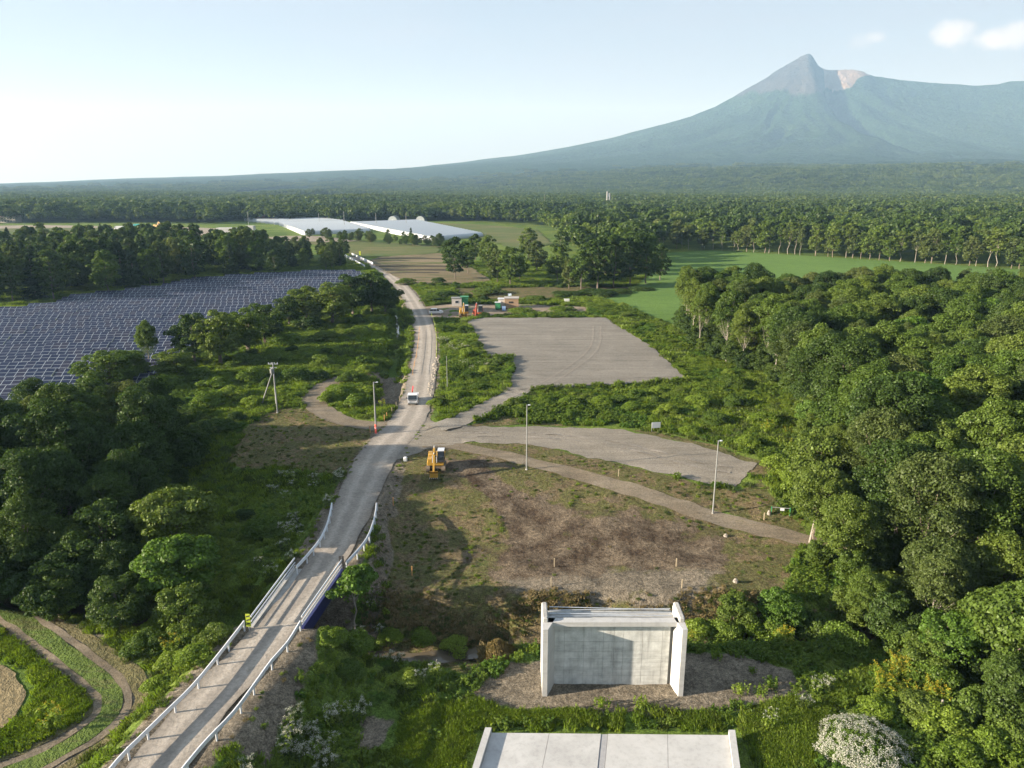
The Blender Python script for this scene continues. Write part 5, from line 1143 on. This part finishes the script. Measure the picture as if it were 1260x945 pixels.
# white sign board
x, y, z = GH(807, 531); e = empty('sign_board', (x, y, z), R(8)); tag(e, 'blank white notice board in the weeds above the lower gravel apron', 'sign')
MB().box((0, 0, 1.0), (1.3, .05, .85)).build('panel', WHITEP, e); MB().box((-.62, .05, .65), (.07, .07, 1.5)).build('post', STEEL, e); MB().box((.62, .05, .65), (.07, .07, 1.5)).build('post', STEEL, e)
x, y, z = GH(960, 634); e = empty('gate_frame', (x, y, z), R(-12)); tag(e, 'low green and white barrier frame at the end of the side track', 'barrier')
for s in (-1, 1): MB().box((s*1.0, 0, .45), (.09, .09, 1.1)).build('post', GREENP, e)
MB().box((0, 0, .92), (1.9, .05, .07)).build('top_bar', GREYP, e); MB().box((.15, -.05, .75), (.45, .03, .3)).build('plate', WHITEP, e)

# --- machines
def excavator(x, y, z, m, label, rz=0.0, s=1.0, reach=1.0):
    e = empty('excavator', (x, y, z), rz); e.scale = (s, s, s); tag(e, label, 'excavator')
    def st(l, r, c): return [(c+l/2*(1 if math.cos(a) > 0 else -1)+r*math.cos(a), r+r*math.sin(a)) for a in [2*math.pi*i/16+.01 for i in range(16)]]
    for sx in (-1, 1):
        tk = MB().prism(st(2.3, .38, 0), sx*1.05-.25, sx*1.05+.25, 'x').build('track', TRACKM, e)
        MB().tube((sx*1.05-.27, -1.15, .38), (sx*1.05+.27, -1.15, .38), .26, n=12).build('sprocket', m, tk); MB().tube((sx*1.05-.27, 1.15, .38), (sx*1.05+.27, 1.15, .38), .26, n=12).build('idler', m, tk)
    MB().box((0, 0, .5), (1.5, 1.6, .4)).tube((0, 0, .6), (0, 0, .86), .6, n=16).build('undercarriage', TRACKM, e)
    MB().box((-.05, .35, 1.12), (2.3, 2.5, .5), bev=.06).build('deck', m, e)
    MB().prism([(1.15, .9), (1.75, .95), (1.85, 1.2), (1.8, 2.0), (1.15, 2.05)], -1.15, 1.15, 'x').build('counterweight', m, e)
    hd = MB().box((-.15, .85, 1.68), (1.9, 1.1, .62), bev=.08).build('engine_hood', m, e); MB().tube((-.5, .9, 1.9), (-.5, .9, 2.35), .07, n=8).build('exhaust', BLK, hd)
    MB().box((-.82, -.35, 1.58), (.6, 1.1, .5), bev=.05).build('side_box', m, e)
    cb = MB().prism([(-1.0, 1.37), (.55, 1.37), (.5, 2.82), (-.6, 2.85), (-1.02, 2.1)], .28, 1.14, 'x').build('cab', BLK, e)
    MB().box((.71, -.06, 2.88), (.92, 1.25, .07)).build('cab_roof', WHITEP if m is YELP else GREYP, cb)
    MB().prism([(-1.0, 1.5), (-1.03, 2.1), (-.64, 2.8), (-.60, 2.78), (-.98, 2.08), (-.96, 1.5)], .36, 1.06, 'x').build('windscreen', GLASSD, cb)
    MB().box((1.155, -.2, 2.25), (.02, .95, .85)).build('side_window', GLASSD, cb); MB().box((.265, -.2, 2.3), (.02, .8, .75)).build('side_window', GLASSD, cb)
    MB().tube((.3, -1.05, 2.3), (.1, -1.25, 2.35), .03, n=5).box((.05, -1.27, 2.35), (.16, .06, .24)).build('mirror', BLK, cb)
    bx = -.12; el = (-1.15-.4*reach, 3.35); tip = (-2.55-.9*reach, .95)
    MB().prism([(-.55, 1.1), (-.3, 1.35), (-.42, 2.4), (el[0]+.25, el[1]+.12), (el[0]-.12, el[1]+.1), (el[0]-.05, el[1]-.3), (-.95, 2.45), (-.85, 1.2)], bx-.17, bx+.17, 'x').build('boom', m, e)
    MB().tube((bx-.28, -.95, 1.3), (bx-.28, -1.0, 2.35), .07, n=8).tube((bx+.28, -.95, 1.3), (bx+.28, -1.0, 2.35), .07, n=8).build('boom_cylinder', STEEL, e)
    MB().prism([(el[0]+.45, el[1]+.35), (el[0]+.55, el[1]+.05), (el[0]-.02, el[1]-.35), (tip[0]+.12, tip[1]-.02), (tip[0]-.12, tip[1]+.05), (el[0]-.32, el[1]+.1)], bx-.12, bx+.12, 'x').build('arm', m, e)
    MB().tube((bx, el[0]+.3+.2, el[1]+.42), (bx, el[0]-.7, el[1]-.35), .06, n=8).build('arm_cylinder', STEEL, e)
    bk = MB().prism([(tip[0]-.12, tip[1]+.1), (tip[0]+.25, tip[1]+.02), (tip[0]+.62, tip[1]-.35), (tip[0]+.5, tip[1]-.8), (tip[0]+.05, tip[1]-.95), (tip[0]-.3, tip[1]-.72), (tip[0]+.05, tip[1]-.72), (tip[0]+.3, tip[1]-.6), (tip[0]+.33, tip[1]-.35), (tip[0]+.1, tip[1]-.15)], bx-.55, bx+.55, 'x').build('bucket', m, e)
    for k in range(5): MB().box((bx-.52+k*.26, tip[0]-.36, tip[1]-.76), (.1, .22, .08)).build('tooth', STEEL, bk)
    return e
x, y, z = GH(537, 577); excavator(x, y, z, YELP, 'yellow tracked excavator parked on the cleared ground beside the road junction', 0.03, .92)
x, y, _ = gl(571, 389, 0); excavator(x, y, 0, YELP, 'small yellow excavator in the yard in front of the green hut', .1, 1.05)
x, y, _ = gl(588, 390, 0); excavator(x, y, 0, REDP, 'orange red excavator beside the yellow one in the yard', -.1, 1.1, 1.2)
def wheels(e, pos, r, w=.2):
    for (x, y) in pos:
        t_ = MB().tube((x-w/2, y, r), (x+w/2, y, r), r, n=16).build('wheel', BLK, e); MB().tube((x-w/2-.01, y, r), (x+w/2+.01, y, r), r*.55, n=12).build('rim', STEEL, t_)
# white light truck facing the camera
x, y, _ = gl(508.5, 496, 0); e = empty('flatbed_truck', (x, y, 0), R(4)); e.scale = (.92, .92, .92); tag(e, 'white cab over flatbed truck with a red crane driving down the gravel road', 'truck')
wheels(e, [(-.72, -.9), (.72, -.9), (-.72, 1.9), (.72, 1.9)], .36, .22)
MB().box((0, .9, .55), (.8, 4.2, .2)).build('chassis', BLK, e)
cb = MB().prism([(-1.62, .42), (-1.66, 1.05), (-1.35, 1.95), (-.15, 1.98), (-.1, .42)], -.87, .87, 'x').build('cab', CARW, e)
MB().prism([(-1.68, 1.1), (-1.40, 1.86), (-1.37, 1.85), (-1.64, 1.09)], -.76, .76, 'x').build('windscreen', GLASSD, cb)
for s in (-1, 1):
    MB().box((s*.878, -.8, 1.5), (.02, .8, .5)).build('side_window', GLASSD, cb); MB().box((s*.62, -1.66, .72), (.3, .04, .18)).build('headlight', LAMPM, cb); MB().tube((s*.88, -1.5, 1.5), (s*1.06, -1.6, 1.5), .02, n=5).box((s*1.08, -1.6, 1.45), (.12, .05, .26)).build('mirror', BLK, cb)
MB().box((0, -1.67, .5), (1.6, .06, .2)).build('bumper', GREYP, cb); MB().box((0, -1.665, .95), (1.3, .03, .1)).build('grille', BLK, cb)
MB().box((0, 1.45, .82), (1.75, 2.9, .14)).build('load_bed', GREYP, e)
for s in (-1, 1): MB().box((s*.86, 1.45, 1.03), (.04, 2.9, .34)).build('side_board', CARW, e)
MB().box((0, 2.9, 1.03), (1.75, .04, .34)).build('tail_board', CARW, e); MB().box((0, .12, 1.5), (1.7, .05, .9)).build('cab_guard', STEEL, e)
cr = MB().tube((-.1, .35, .85), (-.1, .35, 2.2), .13, n=8).build('crane_column', REDP, e); rr2 = mat('crane_red', (.70, .05, .05), .4)
MB().prism([(.3, 2.1), (.35, 2.3), (2.4, 2.55), (2.4, 2.4)], -.2, 0, 'x').build('crane_jib', rr2, e); MB().box((.4, 1.6, 1.05), (.7, 1.1, .35), bev=.03).build('load_box', GREYP, e)
# white car side-on
x, y, _ = gl(536.5, 386.5, 0); e = empty('parked_car', (x, y, 0), R(90+6)); tag(e, 'small white car parked at the entrance of the yard beside the road', 'car')
wheels(e, [(-.74, -1.2), (.74, -1.2), (-.74, 1.25), (.74, 1.25)], .31)
bd = MB().prism([(-1.95, .35), (-2.0, .7), (-1.75, .92), (-.95, 1.0), (1.75, 1.02), (1.95, .85), (1.97, .35)], -.85, .85, 'x').build('body', CARW, e)
e.children[-1]
gh = MB().prism([(-.95, 1.0), (-.35, 1.47), (1.3, 1.5), (1.8, 1.02)], -.74, .74, 'x').build('greenhouse_cabin', GLASSD, e)
MB().prism([(-.4, 1.46), (-.3, 1.54), (1.3, 1.56), (1.42, 1.46)], -.73, .73, 'x').build('roof', CARW, e)
for s in (-1, 1):
    for yy in (-.2, .75): MB().box((s*.76, yy, 1.22), (.03, .07, .48)).build('pillar', CARW, e)
    MB().box((s*.62, -1.97, .68), (.32, .08, .14)).build('headlight', LAMPM, bd); MB().box((s*.65, 1.95, .75), (.25, .06, .2)).build('tail_light', rr2, bd)
# huts and site things
def hut(px, py, w, d, h, m, roofm, label, rz=0.0, name='site_hut', win=True, roofo=.15):
    x, y, _ = gl(px, py, 0); e = empty(name, (x, y, 0), rz); tag(e, label, 'hut')
    b_ = MB().box((0, d/2, h/2+.1), (w, d, h)).build('wall', m, e)
    MB().prism([(-roofo, h+.1), (d+roofo, h-.02), (d+roofo, h+.1), (-roofo, h+.24)], -w/2-roofo, w/2+roofo, 'x').build('roof', roofm, e)
    if win:
        n = max(1, int(w//2))
        for k in range(n): f_ = MB().box((-w/2+w*(k+.5)/n, -.02, h*.58), (.95, .06, .8)).build('window', WHITEP, e); MB().box((-w/2+w*(k+.5)/n, -.055, h*.58), (.8, .03, .65)).build('pane', GLASSD, f_)
    return e
hut(562, 377, 2.9, 3, 2.3, CREAM, GREYP, 'white and grey site cabin with windows attached to the green one', .05)
hut(571.5, 376.5, 2.2, 3, 2.5, GREENP, GREENP, 'green site cabin behind the parked excavators', .05, win=False)
e = hut(629.5, 380, 4.0, 4, 2.9, BRNP, ROOFG, 'brown plywood walled site hut at the right of the yard', 0.0, win=False)
MB().box((-.2, -.03, 1.9), (1.2, .05, .5)).build('notice_panel', BLK, e)
hut(617, 379.5, 1.9, 3, 2.6, CREAM, WHITEP, 'pale lean-to with a white awning beside the brown hut', 0, win=False)
hut(612.5, 381, 1.5, 2, 1.9, GREENP, WHITEP, 'green storage box with a white lid beside the brown hut', 0, 'storage_box', win=False)
e = hut(620, 382.5, 1.0, 1.0, 1.1, BLUEP, BLUEP, 'small pale blue box in front of the brown hut', 0, 'storage_box', win=False, roofo=.02)
hut(697.5, 374, 1.5, 1.5, 1.3, CARW, CARW, 'white cube shaped tank alone in the weeds right of the yard', 0, 'water_tank', win=False, roofo=.02)
x, y, _ = gl(625, 378, 0); e = empty('flag_pole', (x, y+6, 0)); tag(e, 'thin pole with a small pale blue and white flag behind the brown hut', 'flag')
hh = ZT(361, y+6); MB().tube((0, 0, 0), (0, 0, hh+.1), .05, n=6).build('shaft', GREYP, e); MB().prism([(-.0, hh-.75), (.35, hh-.8), (.7, hh-.7), (1.0, hh-.75), (1.0, hh-.05), (.7, hh), (.35, hh-.1), (0, hh)], -.02, .02, 'y').build('flag', mat('flag_cloth', (.6, .72, .82), .8), e)
# far vehicles, houses, tower
def simple_vehicle(px, py, w, h, body, lb, kind='truck', cabc=CARW):
    x, y, _ = gl(px, py, 0); e = empty('parked_truck' if kind == 'truck' else 'parked_excavator', (x, y, .25)); tag(e, lb, kind)
    MB().box((w*.12, 0, h*.55), (w*.75, 2.2, h*.75), bev=.1).build('cargo_body', body, e); c_ = MB().prism([(-w*.5, .4), (-w*.5, h*.6), (-w*.42, h*.85), (-w*.27, h*.85), (-w*.27, .4)], -1.05, 1.05, 'y').build('cab', cabc, e); MB().box((-w*.40, -1.07, h*.66), (w*.13, .04, h*.22)).build('side_window', GLASSD, c_)
    for k in (-.36, .1, .33): MB().tube((w*k, -1.12, .45), (w*k, 1.12, .45), .45, n=12).build('wheel', BLK, e)
simple_vehicle(147, 283, 7, 3.0, CARW, 'white truck parked at the left end of the far dirt yard')
simple_vehicle(168, 281, 6, 3.6, mat('truck_teal', (.03, .28, .27), .5), 'teal bodied truck in the far dirt yard', cabc=BLUEP)
x, y, _ = gl(194, 281, 0); excavator(x, y, .3, YELP, 'tiny yellow excavator at the back of the far dirt yard', 1.2, 1.4)
def house(px, py, w, d, h, rh, wm, rm, lb, nwin):
    x, y, _ = gl(px, py, 0); e = empty('house', (x, y, 0)); tag(e, lb, 'house'); MB().box((0, d/2, h/2), (w, d, h)).build('wall', wm, e)
    MB().prism([(-.8, h), (d+.8, h), (d/2, h+rh)], -w/2-.6, w/2+.6, 'x').build('roof', rm, e)
    for r_ in range(2):
        for k in range(nwin): f_ = MB().box((-w/2+w*(k+.5)/nwin, -.05, h*(.28+.42*r_)), (1.6, .12, 1.3)).build('window', WHITEP, e); MB().box((-w/2+w*(k+.5)/nwin, -.12, h*(.28+.42*r_)), (1.35, .05, 1.05)).build('pane', GLASSD, f_)
house(7, 274, 19, 9, 5.5, 2.2, CREAM, PINKR, 'long pale building with a pinkish roof at the far left', 7)
e = None
x, y, _ = gl(318, 272.5, 0); e = empty('house', (x, y, 0)); tag(e, 'brown gabled house standing before the wood above the greenhouses', 'house')
MB().prism([(-6, 0), (6, 0), (6, 6), (0, 9.2), (-6, 6)], 0, 9, 'y').build('wall', mat('brown_siding', (.26, .13, .09), .8), e); MB().prism([(-6.8, 5.6), (0, 9.3), (6.8, 5.6), (6.8, 6.1), (0, 9.9), (-6.8, 6.1)], -.5, 9.5, 'y').build('roof', mat('house_roof', (.35, .25, .2), .6), e)
for k, (a, b) in enumerate(((-2.6, 2), (2.6, 2), (-2.6, 4.8), (2.6, 4.8))): f_ = MB().box((a, -.06, b), (1.8, .12, 1.3)).build('window', WHITEP, e); MB().box((a, -.13, b), (1.5, .04, 1.05)).build('pane', GLASSD, f_)
yy = 900; xx = (748-630)/F*(yy*.965+9); e = empty('silo_tower', (xx, yy, 0)); tag(e, 'pale twin tower rising above the trees in the middle distance', 'tower')
ht = ZT(235.5, yy)
for s in (-1, 1): MB().tube((s*1.4, 0, 0), (s*1.4, 0, ht-(0 if s < 0 else 2)), 1.1, n=14).build('silo', GREYP, e)
MB().box((0, 0, ht-4), (.9, 1.2, 4)).build('link_frame', STEEL, e)
# polytunnels
def tunnel(p, q, w, h, lb, grp):
    d = Vector((q[0]-p[0], q[1]-p[1], 0)); L_ = d.length; e = empty('greenhouse', (p[0], p[1], 0), math.atan2(d.y, d.x)); tag(e, lb, 'greenhouse', grp)
    n = 10; ar = [(-w/2, 0)]+[(w/2*math.cos(math.pi*(1-i/n)), .8+(h-.8)*math.sin(math.pi*i/n)) for i in range(n+1)]+[(w/2, 0)]
    V = []; Fs = []; k = len(ar); ns = 4
    for i in range(ns+1): V += [(L_*i/ns, a, b) for a, b in ar]
    for i in range(ns): Fs += [(i*k+j, i*k+j+1, (i+1)*k+j+1, (i+1)*k+j) for j in range(k-1)]
    MB().add(V, Fs).build('cover', POLY, e)
    for xx_ in (0.05, L_-.05): w_ = MB().prism(ar, xx_-.04, xx_+.04, 'x').build('end_wall', POLY, e); MB().box((xx_-.08, 0, 1.0), (.06, 1.6, 2.0)).build('door', WHITEP, w_)
def tunnels(fa, fb, ea, eb, n, lb, grp, w=None, h=3.2):
    Fa, Fb, Ea, Eb = (np.array(G(*p)) for p in (fa, fb, ea, eb)); sp = np.linalg.norm(Fb-Fa)/n
    dirn = (Ea+Eb-Fa-Fb); dirn /= np.linalg.norm(dirn); pr = abs(np.cross(dirn, (Fb-Fa)/np.linalg.norm(Fb-Fa)))
    for i in range(n):
        t_ = (i+.5)/n; p = Fa*(1-t_)+Fb*t_; q = Ea*(1-t_)+Eb*t_; tunnel(p, q, (w or sp*pr*.93), h, lb % ordn(i+1), grp)
tunnels((431, 277), (530, 297), (512, 274), (592, 291.5), 26, '%s white film greenhouse of the right block, counted from the back', 'greenhouses of the right block')
tunnels((343, 277), (374, 289.5), (425, 276), (454, 286), 16, '%s white film greenhouse of the middle block, counted from the back', 'greenhouses of the middle block')
tunnels((300, 271.5), (340, 276.5), (395, 271), (424, 275), 8, '%s white film greenhouse of the rear left block, counted from the back', 'greenhouses of the left block')
for px, lb in ((483, 'small arched shed left of the pair behind the greenhouses'), (517, 'small arched shed right of the pair behind the greenhouses')):
    p = G(px, 272.5); tunnel(p, (p[0]+1, p[1]+14), 8.5, 5, lb, 'arched sheds')

# --- solar field: rows of tilted tables, each table column is its own panel
PVG = bpy.data.materials.new('solar_cell_glass'); PVG.use_nodes = True; t = PVG.node_tree; b = t.nodes['Principled BSDF']
oi = N(t, 'ShaderNodeObjectInfo'); L(t, ramp(t, oi.outputs['Random'], [(0, (.010, .016, .038)), (.5, (.013, .02, .046)), (.9, (.02, .022, .04))]), b.inputs['Base Color']); b.inputs['Roughness'].default_value = .3; b.inputs['Specular IOR Level'].default_value = .14
ALU = mat('aluminium_frame', (.36, .40, .43), .4, .3)
TL, SLP, CW = R(24), 3.15, 1.62
def panelmesh():
    Mx = Matrix.Rotation(TL, 4, 'X'); fr = MB(); fr.box((0, SLP/2, 0), (CW-.03, SLP, .05), M=Mx); nf = len(fr.f)
    for k in range(3): fr.add([(-CW/2+.06, k*SLP/3+.03, .028), (CW/2-.06, k*SLP/3+.05, .028), (CW/2-.06, (k+1)*SLP/3-.03, .028), (-CW/2+.06, (k+1)*SLP/3-.03, .028)], [(0, 1, 2, 3)], Mx)
    me = bpy.data.meshes.new('solar_panel'); me.from_pydata(fr.v, [], fr.f); me.materials.append(ALU); me.materials.append(PVG)
    for p in me.polygons: p.material_index = 1 if p.index >= nf else 0
    return me
PVM = panelmesh(); ROT = R(6); ca, sa = math.cos(ROT), math.sin(ROT)
SOLARQ = [G(*p) for p in [(-120, 398), (0, 386), (60, 380), (80, 371), (145, 364), (200, 356), (225, 349), (330, 341), (436, 337), (452, 346), (420, 356), (340, 384), (262, 412), (215, 445), (188, 480), (183, 492), (60, 530), (-120, 540)]]
npan = 0; v = 60.0; rown = 0
SOLX = []
while v < 330:
    us = np.arange(-330, 40, CW)+random.uniform(0, CW); X_ = us*ca-v*sa; Y_ = us*sa+v*ca
    ins = inpoly(X_, Y_, SOLARQ) & infr(X_, Y_, 4) & ~((np.abs(Y_-133.5) < 1.3) & (X_ > -73) & (X_ < -60))
    if ins.sum() > 4:
        idx = np.where(ins)[0]; rown += 1; i0 = idx[0]; e = empty('solar_panel_row', (X_[i0], Y_[i0], 0), ROT)
        tag(e, '%s row of dark blue solar panels, counted from the dark grove upwards' % ordn(rown), 'solar panels', 'solar panel rows'); mb = MB()
        SOLX.append((X_[idx[-1]], Y_[idx[-1]]))
        for j in idx:
            u_ = us[j]-us[i0]; o = obj('solar_panel', PVM, e, (u_, 0, .62+random.uniform(-.05, .05)+(.12 if (j//8) % 2 else 0))); npan += 1
            if j % 2 == 0: mb.box((u_, .5, .4), (.08, .08, .9)); mb.box((u_, 2.3, .8), (.08, .08, 1.7))
        mb.build('support_frame', STEEL, e)
    v += 5.9
print('solar', rown, npan, time.time()-T0)
# ------------------------------------------------------------------ haze
hb = MB().box((1000, 4600, 575), (19600, 14600, 1166)).build('haze', mat('x', (1, 1, 1)))
hm = bpy.data.materials.new('air_haze'); hm.use_nodes = True; t = hm.node_tree; t.nodes.clear()
pv = N(t, 'ShaderNodeVolumePrincipled'); pv.inputs['Color'].default_value = (.40, .67, 1.0, 1); pv.inputs['Density'].default_value = 0.95e-4; pv.inputs['Absorption Color'].default_value = (1, 1, 1, 1); pv.inputs['Anisotropy'].default_value = .1
ho = N(t, 'ShaderNodeOutputMaterial'); L(t, pv.outputs[0], ho.inputs['Volume'])
hb.data.materials.clear(); hb.data.materials.append(hm); tag(hb, kind='stuff')
print('total', time.time()-T0, len(bpy.data.objects))
